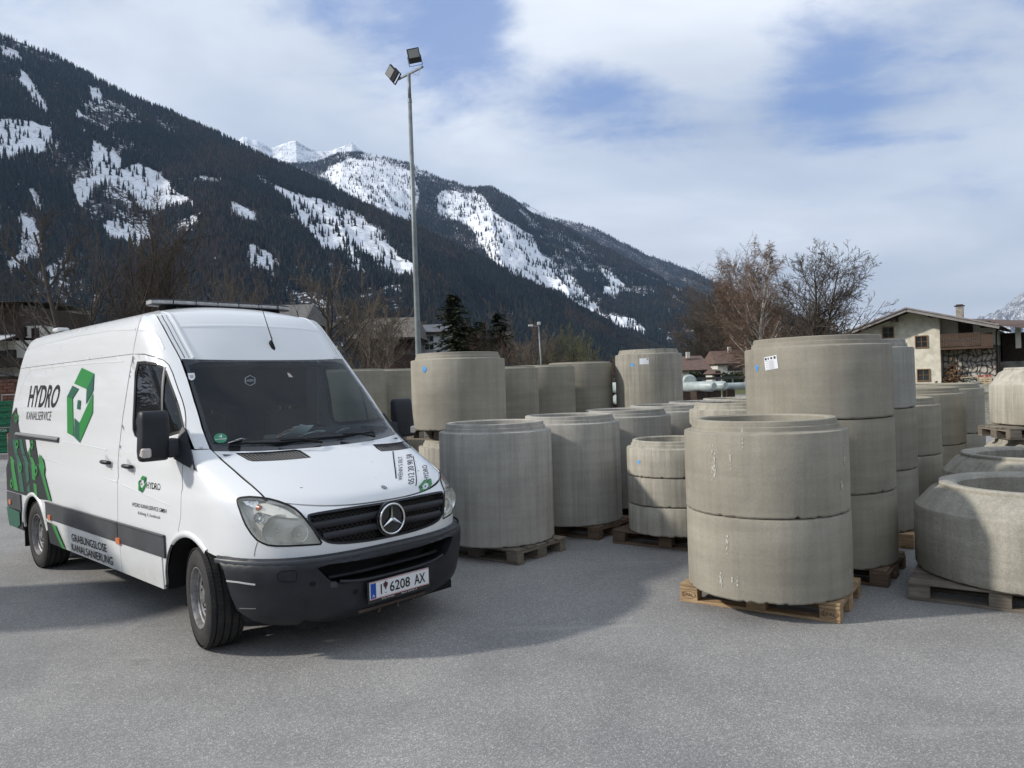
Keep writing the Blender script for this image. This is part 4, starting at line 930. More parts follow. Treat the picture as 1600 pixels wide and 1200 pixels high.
# rear end closing panel, inner dark shell, floor
mb=MB(); zs=[.345,.77,1.3,1.78,2.16,2.3,2.43]
for i in range(len(zs)-1):
    z0,z1=zs[i],zs[i+1]; mb.add([(XR(z0)-.03,-Bz(z0)+.004,z0),(XR(z0)-.03,Bz(z0)-.004,z0),(XR(z1)-.03,Bz(z1)-.004,z1),(XR(z1)-.03,-Bz(z1)+.004,z1)],[(0,1,2,3)])
mb.add([(XR(2.43)-.03,-.74,2.43),(XR(2.43)-.03,.74,2.43),(-4.58,.5,2.50),(-4.6,-.5,2.50)],[(0,1,2,3)])
mb.build('rear_doors',white,VAN)
mb=MB(); mb.box((-4.93,0,.47),(.16,1.9,.22)); mb.build('rear_bumper',plast,VAN,bevel=.03)
for sg in (1,-1):
    mb=MB(); mb.box((-4.91,-sg*.93,1.15),(.07,.08,.50)); mb.build('rear_light',mat('tail_light_red',(.20,.012,.012),.2,coat=.4),VAN,bevel=.012)
mb=MB(); mb.box((-2.0,0,.42),(2.75,1.86,.16)); mb.box((-2.4,0,.45),(4.9,1.15,.14)); mb.build('floor',dark,VAN)
mb=MB(); mb.box((-1.52,0,1.32),(.04,1.72,1.85)); mb.build('bulkhead',dark,VAN)
mb=MB(); mb.box((-.2,0,.48),(.9,1.2,.28)); mb.box((.35,0,.75),(.6,1.05,.75)); mb.build('engine_bay',dark,VAN)
# wheel wells
for x in (-.05,-3.89):
    for sg in (1,-1):
        mb=MB(); n=28; r=.50 if x>-1 else .47
        vs=[]
        for k in range(n+1):
            a=-.02+(math.pi+.04)*k/n
            for y in (.955,.60): vs.append((x+r*math.cos(a),-sg*y,.33+r*math.sin(a)))
        mb.add(vs,[(2*k,2*k+2,2*k+3,2*k+1) for k in range(n)]); mb.add([(x+r*math.cos(-.02+(math.pi+.04)*k/n),-sg*.60,.33+r*math.sin(-.02+(math.pi+.04)*k/n)) for k in range(n+1)],[tuple(range(n+1))])
        mb.build('wheel_housing',dark,VAN)
# mouldings and sill
mx0=w_of(-.565,.66)
def band(name,xa,xb,z0,z1,off,mt,bev=.012,mirror=True):
    wa,wb=[ (w_of(x,(z0+z1)/2)) for x in (xa,xb)]
    pl=[(wa,z0),(wb,z0),(wb,z1),(wa,z1)]
    return patch(name,pl,F,off,mt,VAN,rim=off+.01,step=.08,edge=.06,mirror=mirror)
xd=-1.44
band('side_moulding',-.50,xd+.008,.572,.742,.016,mould); band('side_moulding',xd-.008,-3.44,.572,.742,.016,mould); band('side_moulding',-4.36,-4.90,.56,.735,.016,mould)
band('sill_panel',-.59,xd+.006,.315,.566,.008,white); band('sill_panel',xd-.006,-3.42,.315,.566,.008,white); band('rear_corner_panel',-4.37,-4.90,.335,.555,.010,plast)
for x0_,x1_ in ((-.5,xd+.008),(xd-.008,-3.44)): strip('moulding_edge',[(w_of(x0_,.74),.735),(w_of(x1_,.74),.735)],F,.022,.014,mould,VAN,mirror=True,h=.008)
# creases
strip('body_crease',[uS(68,716),uS(125,734),uS(183,753.5)],F,.014,-.0015,white,VAN,h=.0035); strip('body_crease',[uS(190,757),uS(220,770),uS(266,790)],F,.014,-.0015,white,VAN,h=.0035)
strip('window_pressing',[uS(192.5,564.7),uS(150,567),uS(100,571.5),uS(60,576),uS(48,579),uS(41,588),uS(36,602),uS(31,615),uS(28.5,628)],F,.020,-.0015,white,VAN,h=.005)
strip('window_pressing',[uS(163,704),uS(167,703),uS(140,697),uS(95,690)],F,.014,-.0015,white,VAN,h=.004)
strip('roof_side_crease',[uS(46,544),uS(75,535.5),uS(120,524),uS(170,516),uS(212,514.5)],F,.026,-.0015,white,VAN,h=.005)
strip('roof_side_crease',[uS(217,515.5),uS(232,516),uS(243,520),uS(250,530),uS(256,545)],F,.026,-.0015,white,VAN,h=.005)
strip('roof_drip_seam',[(.93,v) for v in (3.31,3.45,3.6,3.72)],T,.010,.003,black,VAN,mirror=True)
# sliding door rail
strip('door_rail',[uS(26,678.5),uS(55,682.5),uS(92.5,687.5)],F,.055,.002,mat('rail_grey',(.28,.28,.28),.35,.6),VAN,h=.022)
strip('rail_groove',[uS(27,680.5),uS(55,684.5),uS(92,689.5)],F,.014,.022,black,VAN)
# seams on the nose, fuel flap etc.
strip('panel_gap',[uH(402.5,847),uH(399,858),uH(397.3,869)],F,.004,.0012,black,VAN,mirror=True)
strip('panel_gap',[uH(478,810),uN(499,811)],F,.005,.0012,black,VAN,mirror=True)
strip('panel_gap',[uS(301,702),uS(324,702)],F,.003,.0012,black,VAN,mirror=True)
# front bumper
def uB(px,py,front=True): 
    P=vhit(px,py,0 if front else 1,1.0 if front else .97); z=min(max(P[2],.2),.7)
    return unproj(BP,px,py,(P[1]*1.02,z) if front else (w_of(min(P[0],.6),z),z))
e_=[uB(x,y,False) for x,y in ((338,868),(344,880),(350,893),(355,912),(360,930),(370,953))]
side_e=[(w,z) for w,z in e_]
hb=[(0,.699)]+[(w_ofy(y,.69),.699) for y in (.2,.4,.6,.8)]+[(w_of(.55,.69),.699),(side_e[0][0],.699)]+side_e[1:]+[(side_e[-1][0]-.10,.285),(w_ofy(.8,.3),.25),(w_ofy(.6,.3),.225),(.3,.215),(0,.212)]
fullb=hb+[(-a,b) for a,b in hb[::-1][1:-1]]
IN=[(-.53,.645),(-.25,.632),(0,.628),(.25,.632),(.53,.645),(.485,.575),(.44,.515),(.36,.488),(.0,.482),(-.36,.488),(-.44,.515),(-.485,.575)]
FG=[uB(350+x/4,650+y/4) for x,y in ((335,990),(360,972),(430,965),(452,972),(456,1000),(450,1030),(420,1038),(350,1034),(335,1015))]
patch('front_bumper',fullb,BP,0,plast,VAN,holes=[rounded(IN,1)],rim=.07,step=.035,edge=.025)
_p=resample(rounded(IN,1),.03); _n=len(_p); mb=MB(); mb.add([loc(BP(a,b,-.06)) for a,b in _p]+[loc(BP(a*.96,b,-.20)) for a,b in _p],[(i,(i+1)%_n,_n+(i+1)%_n,_n+i) for i in range(_n)]+[tuple(range(_n,2*_n))]); mb.build('intake_recess',black,VAN)
strip('intake_bar',[(a,.53) for a in np.linspace(-.44,.44,12)],BP,.028,-.10,plast,VAN,h=.02)
strip('intake_lip',[(a,.487+.03*(abs(a)/.40)**4) for a in np.linspace(-.40,.40,14)],BP,.022,.0,plast,VAN,h=.012)
patch('fog_light_cover',FG,BP,-.001,plast,VAN,step=.03,mirror=True); 
strip('fog_cover_gap',FG+[FG[0]],BP,.006,.0015,black,VAN,mirror=True)
TW=[uB(350+x/4,650+y/4) for x,y in ((664,1072),(664,1048),(675,1036),(698,1034),(709,1048),(710,1070))]
patch('towing_eye_cover',TW,BP,.004,mat('tow_cover_grey',(.055,.058,.062),.6),VAN,rim=.006,step=.03)
for x,y in ((554,1050),(822,1098)):
    a=uB(350+x/4,650+y/4); patch('parking_sensor',[(a[0]+.017*math.cos(t),a[1]+.017*math.sin(t)) for t in np.linspace(0,6.283,15)[:-1]],BP,.003,black,VAN,rim=.004)
scr=mat('scraped_plastic',(.45,.45,.45),.7)
strip('bumper_scratch',[uB(354,907.5,False),uB(372,909.5,False),uB(399,913.5,False)],BP,.012,.002,scr,VAN); strip('bumper_scratch',[uB(374,950.5,False),uB(385,950.8,False),uB(400,951,False)],BP,.007,.002,mat('scrape_faint',(.14,.14,.14),.7),VAN)
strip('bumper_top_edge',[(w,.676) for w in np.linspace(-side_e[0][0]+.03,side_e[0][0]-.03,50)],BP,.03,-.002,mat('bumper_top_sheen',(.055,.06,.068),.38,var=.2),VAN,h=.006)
# lower skirt/underrun
mb=MB(); mb.box((.72,0,.24),(.25,1.3,.06)); mb.box((.45,.3,.2),(.2,.35,.05)); mb.build('undertray',dark,VAN)
mb=MB()
for y in (-.10,.06,.20): mb.tube((.93,y,.275),(.99,y-.05,.245),.012,.008,6)
mb.tube((.96,-.30,.27),(.96,.28,.27),.012,.012,6); mb.build('tow_bracket',mat('rusty_steel',(.09,.065,.05),.8),VAN)
# number plate
PL=empty('number_plate',(0,0,0)); PL.parent=VAN
def plq(u,v,d=0): # u metres from plate left (seen from front), v up
    return (1.040+d,-(.26-u),.348+v+(-.02*(0)))
mb=MB(); mb.box((1.028,0,.400),(.018,.545,.150)); mb.build('plate_frame',gloss,PL,bevel=.004)
def plbox(name,u0,u1,v0,v1,d,mt,par=PL):
    mb=MB(); mb.add([plq(u0,v0,d),plq(u1,v0,d),plq(u1,v1,d),plq(u0,v1,d)],[(0,1,2,3)]); return mb.build(name,mt,par)
plw=mat('plate_white',(.74,.75,.76),.35); plr=mat('plate_red',(.45,.05,.06),.4); plb=mat('plate_blue',(.01,.07,.36),.4)
mb=MB(); mb.box((1.039,0,.412),(.003,.52,.12)); mb.build('plate',plw,PL)
plbox('plate_edge',0.0,.52,.1215,.1235,.0012,plr); plbox('plate_edge',0.0,.52,.0045,.0065,.0012,plr); plbox('plate_edge',0.0,.52,.117,.119,.0012,plr); plbox('plate_edge',0.0,.52,.009,.011,.0012,plr)
plbox('eu_strip',.006,.052,.012,.114,.0014,plb)
def pltext(s,u0,u1,v0,v1,d,mt,name='lettering',bold=.0):
    me=text_mesh(name,s,1,0,bold=bold); xs=[v.co.x for v in me.vertices]; ys=[v.co.y for v in me.vertices]
    for v in me.vertices: v.co=Vector(plq(u0+(v.co.x-min(xs))/(max(xs)-min(xs))*(u1-u0),v0+(v.co.y-min(ys))/(max(ys)-min(ys))*(v1-v0),d))
    return link(name,me,mt,PL)
plk=mat('plate_black',(.012,.012,.014),.5)
pltext('A',.019,.039,.020,.040,.003,plw,bold=.01)
plbox('lettering',.090,.100,.028,.096,.003,plk)
pltext('6208',.168,.345,.028,.098,.003,plk,bold=.012); pltext('AX',.385,.485,.028,.098,.003,plk,bold=.012)
mb=MB()
for pts in ([(-.0165,.014),(-.016,.03),(-.010,.026),(-.006,.034),(0,.038),(.006,.034),(.010,.026),(.016,.03),(.0165,.014),(.011,.004),(.006,.0),(.004,-.010),(0,-.014),(-.004,-.010),(-.006,.0),(-.011,.004)],):
    mb.add([plq(.132+a*1.15,.068+b*1.15,.003) for a,b in pts],[tuple(range(len(pts)))])
mb.build('coat_of_arms',mat('arms_dark_red',(.07,.02,.03),.5),PL); plbox('seal_line',.122,.142,.030,.033,.003,plk)
pltext('KFZ Walter',.10,.21,-.010,-.0005,-.0015,plw); pltext('0664 5000214',.27,.41,-.010,-.0005,-.0015,plw)
# grille
G_in=rounded(GR,2)
patch('grille_back',G_in,F,-.055,black,VAN,step=.06)
patch('grille_frame',G_in,F,.003,plast,VAN,holes=[inset(G_in,.014)],rim=.03,step=.03)
gm=mat('grille_mesh_brown_black',(.022,.017,.014),.5)
mb=MB()
for d in (1,-1):
    for c in np.arange(-.9,.9,.034):
        seg=[(c+d*(t-.85),t) for t in np.linspace(.73,.975,26)]; seg=[p for p in seg if inpoly(np.array([p[0]]),np.array([p[1]]),G_in)[0]]
        for a,b in zip(seg[:-1],seg[1:]):
            if b[1]-a[1]>.02: continue
            mb.tube(loc(F(a[0],a[1],-.035)),loc(F(b[0],b[1],-.035)),.0028,.0028,4,False)
mb.build('grille_mesh',gm,VAN)['kind']='stuff'
for z0,wd in ((.905,.535),(.825,.47)):
    strip('grille_bar',[(a,z0-.012*(abs(a)/wd)**2) for a in np.linspace(-wd,wd,20)],F,.050,-.016,plast,VAN,h=.018)
# star badge
def onN(y,z,off=0): return F(w_ofy(y,z),z,off)
sc_=onN(0,.862); SB=empty('badge',(0,0,0)); SB.parent=VAN
def bpt(u,v,d): return (sc_[0]+.012+d,-u,.862+v)      # u to the viewer's left is +right of van
mb=MB(); mb.lathe([(0,.0),(.125,.0),(.122,-.02),(0.0,-.02)],48,'X',(sc_[0]+.012,0,.862)); mb.build('badge_dish',gloss,SB)
mb=MB(); n=56; k=10
for i in range(n):
    a=2*math.pi*i/n
    for j in range(k):
        b=2*math.pi*j/k; rr=.105+.0075*math.cos(b); mb.v.append(bpt(rr*math.cos(a),rr*math.sin(a),.012+.0075*math.sin(b)))
mb.f=[(i*k+j,((i+1)%n)*k+j,((i+1)%n)*k+(j+1)%k,i*k+(j+1)%k) for i in range(n) for j in range(k)]; mb.m=[0]*len(mb.f); mb.build('badge_ring',chrome,SB,smooth=True)
mb=MB()
for i in range(3):
    a=math.pi/2+i*2*math.pi/3; t=(.100*math.cos(a),.100*math.sin(a)); l=(.016*math.cos(a+math.pi/3),.016*math.sin(a+math.pi/3)); r=(.016*math.cos(a-math.pi/3),.016*math.sin(a-math.pi/3))
    mb.add([bpt(*t,.012),bpt(*l,.012),bpt(0,0,.022),bpt(*r,.012)],[(0,1,2),(0,2,3)])
mb.build('badge_star',chrome,SB)
a=uT(350+1000/4,650+447/4,.2,0)
c0=T(a[0],a[1],.003); mb=MB(); 
for q,(r0,r1,mt) in enumerate(((.024,.0195,chrome),(.0195,.0,gloss),(.012,.008,chrome))):
    vs=[];n=28
    mb=MB()
    for i in range(n):
        t=2*math.pi*i/n
        for rr in (r0,r1): vs.append(loc(T(a[0]+rr*math.cos(t)/.77,a[1]+rr*math.sin(t)/.9,.003+.0008*q)))
    mb.add(vs,[(2*i,2*((i+1)%n),2*((i+1)%n)+1,2*i+1) for i in range(n)]); mb.build('bonnet_badge',mt,VAN)
# headlights
for sg in (1,-1):
    H_=[(sg*a,b) for a,b in HL]
    if sg<0: H_=H_[::-1]
    he=empty('headlight',(0,0,0)); he.parent=VAN
    patch('housing',H_,F,-.05,refd,he,step=.03)
    # side walls of the lamp bowl
    P=resample(H_,.02); n=len(P); mb=MB(); mb.add([loc(F(a,b,-.004)) for a,b in P]+[loc(F(a,b,-.075)) for a,b in P],[(i,(i+1)%n,n+(i+1)%n,n+i) for i in range(n)]); mb.build('housing_wall',refd,he)
    patch('lens',inset(H_,.004),F,.001,g_lens,he,step=.04)
    patch('lens_gasket',inset(H_,-.006),F,.0025,black,he,holes=[inset(H_,.006)],step=.02)
    def inner(px,py): 
        u=uH(360+px/10,760+py/10); return (sg*u[0],u[1])
    def dish(cx,cy,rad,dep,off,nm,bulb=True,mt=refl):
        u=inner(cx,cy); c=F(u[0],u[1],off); d=Vector((1,-sg*.18,0)).normalized()
        mb=MB(); prof=[(rad*math.sin(t),-dep*math.cos(t)) for t in np.linspace(.05,1.45,9)]; mb.lathe(prof+[(rad+.006,.004),(rad+.006,-.01)],32,'X')
        o=mb.build(nm,mt,he,auto=40); o.location=loc(c); o.rotation_euler=(0,0,math.atan2(d.y,d.x))
        if bulb:
            mb=MB(); mb.tube((-dep,0,0),(-.012,0,0),.012,.010,10); mb.lathe([(0,0),(.013,-.002),(.015,-.014),(.0,-.016)],14,'X',(-.004,0,0)); b_=mb.build('bulb',chrome,he); b_.location=o.location; b_.rotation_euler=o.rotation_euler
    dish(725,690,.098,.075,-.034,'main_reflector'); dish(1085,745,.052,.045,-.030,'high_beam_reflector'); dish(420,480,.030,.03,-.026,'side_lamp_reflector',True)
    ti=[inner(x,y) for x,y in ((420,250),(560,235),(720,280),(880,345),(1000,420),(1080,490),(900,480),(700,445),(480,390),(420,340))]
    if sg<0: ti=ti[::-1]
    patch('indicator_reflector',ti,F,-.020,cream,he,rim=.01,step=.03)
    u=inner(470,325); mb=MB(); mb.lathe([(0,.0),(.014,-.004),(.022,-.03)],16,'X'); o=mb.build('indicator_bulb',mat('amber_bulb',(.40,.12,.07),.25),he); o.location=loc(F(u[0],u[1],-.012)); 
    tr=[inner(x,y) for x,y in ((160,200),(400,185),(430,240),(380,330),(230,270))]
    if sg<0: tr=tr[::-1]
    patch('lamp_bezel',tr,F,-.016,refl,he,step=.03)
    t2=[inner(x,y) for x,y in ((370,570),(480,575),(500,700),(520,770),(440,680))]
    if sg<0: t2=t2[::-1]
    patch('lamp_bezel',t2,F,-.018,refd,he,step=.03)
# light bar
LB=empty('light_bar',(0,0,.018)); LB.parent=VAN
pl=mat('clear_beacon_lens',(.42,.42,.42),.25,0,.5,coat=.5,var=.3,vscale=20)
def barprof(y,dx,z): return (-1.50+dx,-y,z)
bx_=[]; ys=np.linspace(-.66,.66,25)
def barsec(h0,h1,wf,inset_=0):
    mb=MB(); n=len(ys); vs=[]
    for y in ys:
        e=1-abs(y/.675)**8; w=wf*(.35+.65*e)
        for dx,z in ((-w,h0),(w,h0),(w+.004,(h0+h1)/2),(w-.006,h1),(-w,h1)): vs.append(barprof(y,dx,z))
    fs=[(i*5+k,i*5+(k+1)%5,(i+1)*5+(k+1)%5,(i+1)*5+k) for i in range(n-1) for k in range(5)]+[tuple(range(5)),tuple(range((n-1)*5,n*5))]; mb.add(vs,fs); return mb
barsec(2.552,2.562,.13).build('bar_base',plast,LB); barsec(2.562,2.594,.128).build('beacon_lens',pl,LB); barsec(2.594,2.603,.125).build('bar_lid',plast,LB)
for y in np.linspace(-.5,.5,6):
    mb=MB(); mb.box((-1.372,-y,2.578),(.006,.008,.032)); mb.build('lens_joint',black,LB)
for y in (-.5,.5):
    mb=MB(); mb.box((-1.5,-y,2.535),(.14,.10,.035)); mb.build('bar_foot',black,LB,bevel=.006)
mb=MB(); mb.box((-4.15,-.60,2.545),(.18,.12,.04)); mb.build('roof_vent',mat('vent_white',(.6,.6,.6),.5),VAN,bevel=.015)
# antenna
a=uT(425,540,2.4,-.1); A0=T(a[0],a[1],.0); mb=MB()
n_=T(a[0],a[1],1)-A0
vs=[]; 
base_pts=[(-.05,0),(-.02,.022),(.03,.020),(.055,0),(.03,-.020),(-.02,-.022)]
du=np.array([-.55,0,.83]); 
bp_=[T(a[0]+y/.76,a[1]-x*1.6,.001) for x,y in base_pts]; tp=T(a[0],a[1]+.05,.038); tp2=T(a[0],a[1]+.01,.034)
mb.add([loc(p) for p in bp_]+[loc(tp),loc(tp2)],[(0,1,6),(1,2,7,6),(2,3,7),(3,4,7),(4,5,6,7),(5,0,6)]); mb.build('antenna_base',black,VAN,smooth=True)
mb=MB(); t0=np.array(loc(tp)); mb.path([t0,t0+np.array([-.04,0,.07]),t0+np.array([-.20,0,.37])],[.006,.0045,.0022],6); mb.build('antenna_rod',black,VAN)
# wipers
def wiper(s0,v0,s1,v1,s2):
    mb=MB(); P=[T(s0,v0,.02),T((s0+s1)/2,(v0+v1)/2,.05),T(s1,v1,.035)]; mb.path([loc(p) for p in P],[.011,.008,.006],6); mb.build('wiper_arm',black,VAN)
    mb=MB(); Q=[T(s,v,.012) for s,v in ((s1-.42*s2,v1+.005),(s1,v1),(s1+.42*s2,v1+.01))]; mb.path([loc(p) for p in Q],[.006,.010,.006],6); mb.build('wiper_blade',black,VAN)
wiper(-.62,.985,-.25,1.07,1); wiper(.02,1.0,.42,1.055,1)
mb=MB(); 
# mirrors
MC=vhit(240.5,681,1,1.12)
def mirror(sg):
    e=empty('wing_mirror',(0,0,0)); e.parent=VAN
    cx0,cy0,cz0=MC
    sec=[(-.178,.55),(-.172,.80),(-.15,.95),(-.10,1.0),(.05,1.0),(.115,.97),(.155,.90),(.172,.74),(.178,.5)]
    mb=MB(); n=20; vs=[]
    for z,s_0 in sec:
        for k in range(n):
            a=2*math.pi*k/n; c_,s_=math.cos(a),math.sin(a); ex=.45
            X=abs(c_)**ex*(1 if c_>0 else -1)*.060*s_0; Y=abs(s_)**ex*(1 if s_>0 else -1)*.100*(.6+.4*s_0)
            vs.append((cx0+X-z*.03,-sg*(cy0+Y+(.012 if z<0 else 0)),cz0+z))
    m=len(sec); fs=[(i*n+k,i*n+(k+1)%n,(i+1)*n+(k+1)%n,(i+1)*n+k) for i in range(m-1) for k in range(n)]+[tuple(range(n-1,-1,-1)),tuple(range((m-1)*n,m*n))]
    mb.add(vs,fs); mb.build('mirror_housing',plast,e,smooth=True)
    mb=MB(); mb.box((cx0-.063,-sg*cy0,cz0),(.006,.16,.29)); mb.build('mirror_glass',chrome,e)
    mb=MB(); mb.box((cx0+.030,-sg*(cy0+.075),cz0-.115),(.075,.07,.075)); mb.build('mirror_indicator',mat('clear_indicator',(.55,.50,.46),.15,coat=.6),e,bevel=.018)
    pa=[(cx0-.03,-sg*(cy0-.07),cz0-.165),(cx0+.05,-sg*(cy0-.07),cz0-.165),(cx0+.05,-sg*(cy0-.07),cz0-.03),(cx0-.03,-sg*(cy0-.07),cz0-.03)]
    pb=[(-.36,-sg*.955,1.345),(-.22,-sg*.955,1.335),(-.25,-sg*.955,1.475),(-.38,-sg*.955,1.475)]; mb=MB(); mb.add(pa+pb,[(0,1,2,3),(7,6,5,4),(0,4,5,1),(1,5,6,2),(2,6,7,3),(3,7,4,0)]); mb.build('mirror_arm',plast,e,bevel=.02)
    tri=[uS(x,y) for x,y in ((288,668),(291,672),(306,735),(308.5,737),(285,723),(276,717),(280,690))]
    tri=[(sg*a,b) for a,b in tri]
    if sg<0: tri=tri[::-1]
    patch('mirror_foot',tri,F,.022,plast,e,rim=.025,step=.03)
mirror(1); mirror(-1)
# door handles
def handle(px,py):
    for sg in (1,-1):
        u=uS(px,py)
        e=empty('door_handle',(0,0,0)); e.parent=VAN
        cup=[(sg*(u[0]+.042*math.cos(t)),u[1]+.062*math.sin(t)) for t in np.linspace(0,2*math.pi*sg,19)[:-1]]
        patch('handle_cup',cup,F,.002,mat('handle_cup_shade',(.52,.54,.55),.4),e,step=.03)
        mb=MB(); mb.path([loc(F(sg*(u[0]+d),u[1]+.004-.0*d,o)) for d,o in ((-.092,.012),(-.07,.030),(0,.036),(.07,.030),(.092,.012))],[.012,.017,.019,.017,.012],8); mb.build('handle_grip',plast,e,smooth=True)
handle(169.3,722.5); handle(203.8,729)
# side marker lamps
for px,py in ((188.3,844.5),(80.6,808),(18.8,783.5)):
    u=uS(px,py); pl_=[(u[0]+.045*math.cos(t)*abs(math.cos(t))**-.4,u[1]+.028*math.sin(t)*(abs(math.sin(t))+1e-3)**-.4) for t in np.linspace(0,6.283,21)[:-1]]
    patch('side_marker_lamp',pl_,F,.026,orange,VAN,rim=.014,step=.03,mirror=True)
# ---- cab interior
mb=MB(); mb.add([(.08,-.78,1.345),(.08,.78,1.345),(-.26,.80,1.405),(-.26,-.80,1.405),(-.46,-.84,1.35),(-.46,.84,1.35),(-.50,.84,.85),(-.50,-.84,.85)],[(0,1,2,3),(3,2,5,4),(4,5,6,7)]); mb.build('dashboard',inter,VAN,auto=20)
mb=MB(); mb.box((-.36,.42,1.425),(.24,.44,.08)); mb.build('instrument_hood',inter,VAN,bevel=.03); mb=MB(); mb.box((-.34,0,1.41),(.20,.42,.05)); mb.build('centre_console',inter,VAN,bevel=.02)
mb=MB(); n=36;k=6
for i in range(n):
    a_=2*math.pi*i/n
    for j in range(k):
        b_=2*math.pi*j/k; rr=.195+.015*math.cos(b_); y=rr*math.cos(a_); zz_=rr*math.sin(a_); h_=.015*math.sin(b_); mb.v.append((-.62-zz_*.42+h_*.9,.42+y,1.30+zz_*.9+h_*.42))
mb.f=[(i*k+j,((i+1)%n)*k+j,((i+1)%n)*k+(j+1)%k,i*k+(j+1)%k) for i in range(n) for j in range(k)]; mb.m=[0]*len(mb.f); mb.box((-.62,.42,1.30),(.05,.36,.05)); mb.build('steering_wheel',black,VAN)
for y in (.46,-.30,-.62):
    mb=MB(); mb.box((-1.02,y,.92),(.50,.44 if y>0 else .30,.16)); mb.box((-1.24,y,1.28),(.12,.44 if y>0 else .30,.66)); o=mb.build('seat',seatm,VAN,bevel=.04)
    mb=MB(); mb.box((-1.25,y,1.72),(.09,.24,.16)); mb.build('headrest',seatm,VAN,bevel=.03)
    mb=MB(); 
    for d in (-.05,.05): mb.tube((-1.24,y+d,1.60),(-1.24,y+d,1.66),.006,.006,6)
    mb.build('headrest_post',chrome,VAN)
mb=MB(); mb.box((-1.12,0,2.02),(.70,1.5,.03)); mb.build('headliner',mat('headliner_grey',(.16,.165,.17),.9),VAN)
for sg in (1,-1):
    mb=MB(); mb.box((-.62,-sg*.93,1.12),(.85,.03,.62)); mb.build('door_trim',inter,VAN)
# papers on the dashboard
q=random.Random(5)
for (x,y,w,d,c,tl) in ((-.18,.03,.21,.15,(.70,.72,.72),.2),(-.12,-.05,.20,.14,(.58,.68,.66),.05),(-.2,.14,.14,.10,(.55,.33,.22),.15),(-.1,.22,.10,.07,(.6,.62,.62),.1),(-.08,-.32,.12,.06,(.7,.7,.7),.1),(-.05,.62,.20,.05,(.7,.7,.7),.05)):
    mb=MB(); mt_=Matrix.Rotation(q.uniform(-.8,.8),3,'Z')@Matrix.Rotation(-tl*2.5-.12,3,'Y'); mb.box((x,-y,1.425+tl*.16),(d,w,.004),mat=mt_); mb.box((x+.02,-y+.01,1.436+tl*.16),(d*.8,w*.8,.004),mat=mt_@Matrix.Rotation(.3,3,'Z')); mb.build('paper_on_dash',mat('dash_paper_%d'%int(c[0]*100),c,.8),VAN)
# windscreen stickers
stk=mat('sticker_white',(.62,.64,.66),.5); stg=mat('sticker_green',(.03,.20,.11),.5); stl=mat('sticker_faint_line',(.30,.33,.36),.5)
def Tpoly(name,pts,mt,off=.0065): return patch(name,[uT(x,y,1.5,.3) for x,y in pts],T,off,mt,VAN,step=.08,edge=.06)
Tpoly('shield_sticker',[(293,584),(303.5,583.5),(305,590),(303,594),(299,595.5),(295,593)],stk); Tpoly('sticker_print',[(296,587),(302,587),(302,591),(298,592)],stl,.0075)
c=(344.5,685.5); ell=lambda c,a,b,n=18:[(c[0]+a*math.cos(t),c[1]+b*math.sin(t)) for t in np.linspace(0,6.283,n+1)[:-1]]
def Tpoly2(name,pts,mt,off=.0065,g=(1.1,.8)): return patch(name,[unproj(T,x,y,(g[1],g[0])) for x,y in pts],T,off,mt,VAN,step=.08,edge=.06)
Tpoly2('green_badge_sticker',ell(c,10.5,7.8),stg); 
Tpoly2('badge_line',[(336,687.5),(353,686),(353,687),(336,688.5)],stk,.0075)
decal_text('badge_digit','4',[unproj(T,x,y,(.8,1.1)) for x,y in ((341.5,685.5),(347,685),(347,680),(341.5,680.5))],T,.0075,stk,VAN)
hx=[(390.5,587.5),(398,591.5),(398,599.5),(390.5,603.5),(383,599.5),(383,591.5)]
hu=[uT(x,y,1.8,.2) for x,y in hx]; strip('hexagon_sticker',hu+[hu[0]],T,.005,.0065,stl,VAN); decal_text('sticker_print','HYDRO',[uT(x,y,1.8,.2) for x,y in ((385,598),(396,597),(396,593),(385,594))],T,.0065,stl,VAN)
Tpoly('rear_view_sensor',[(448,583),(452,584),(458,590.5),(451,590)],mat('sensor_pinkish',(.45,.38,.36),.5))
# ---- lettering
def Squad(l): return [uS(x,y) for x,y in l]
decal_text('lettering','HYDRO',Squad([(43.2,635),(88.5,636),(97.2,600.5),(48.5,602.3)]),F,.0025,txt,VAN,bold=.022)
decal_text('lettering','KANALSERVICE',Squad([(41.0,655.3),(79.5,657.2),(81.2,642.7),(42.6,643.0)]),F,.0025,txt,VAN,bold=-.006)
decal_text('lettering','GRABUNGSLOSE',Squad([(114.5,844.5),(168.8,862.5),(168.0,850.0),(113.0,833.0)]),F,.0115,txt,VAN,bold=.008)
decal_text('lettering','KANALSANIERUNG',Squad([(114.5,859.3),(178.5,883),(177.8,870),(113.0,848.3)]),F,.0115,txt,VAN,bold=.008)
decal_text('lettering','HYDRO',Squad([(229.3,762.6),(250.4,766.2),(250.9,755.6),(229.5,752.6)]),F,.0025,txt,VAN,bold=.012)
decal_text('lettering','HYDRO KANALSERVICE GMBH',Squad([(207,790.6),(260.3,802),(260.5,795.6),(207.2,784.6)]),F,.0025,txt,VAN,bold=.004)
decal_text('lettering','Kahlweg 3 | Innsbruck',Squad([(216,803.2),(250.7,811.0),(250.8,806),(216.2,798.4)]),F,.0025,txt,VAN)
LG=[(green,[(515,498),(592,535),(545,632),(467,597)]),(teal,[(592,535),(586,640),(541,728),(545,632)]),(green,[(585,655),(583,778),(502,967),(500,843)]),(teal,[(468,812),(500,843),(502,967),(468,932)]),(green,[(422,680),(457,692),(463,928),(424,905)]),(teal,[(457,610),(496,630),(457,692),(422,680)]),(teal,[(490,700),(508,703),(503,760),(484,755)])]
def logo(S,fmap,off,par=VAN,st=.1):
    e=empty('hydro_logo',(0,0,0)); e.parent=par
    for mt,pl in LG: patch('logo_piece',[fmap(x,y) for x,y in pl],S,off+.0035,mt,e,step=.05,edge=.05,smooth=False)
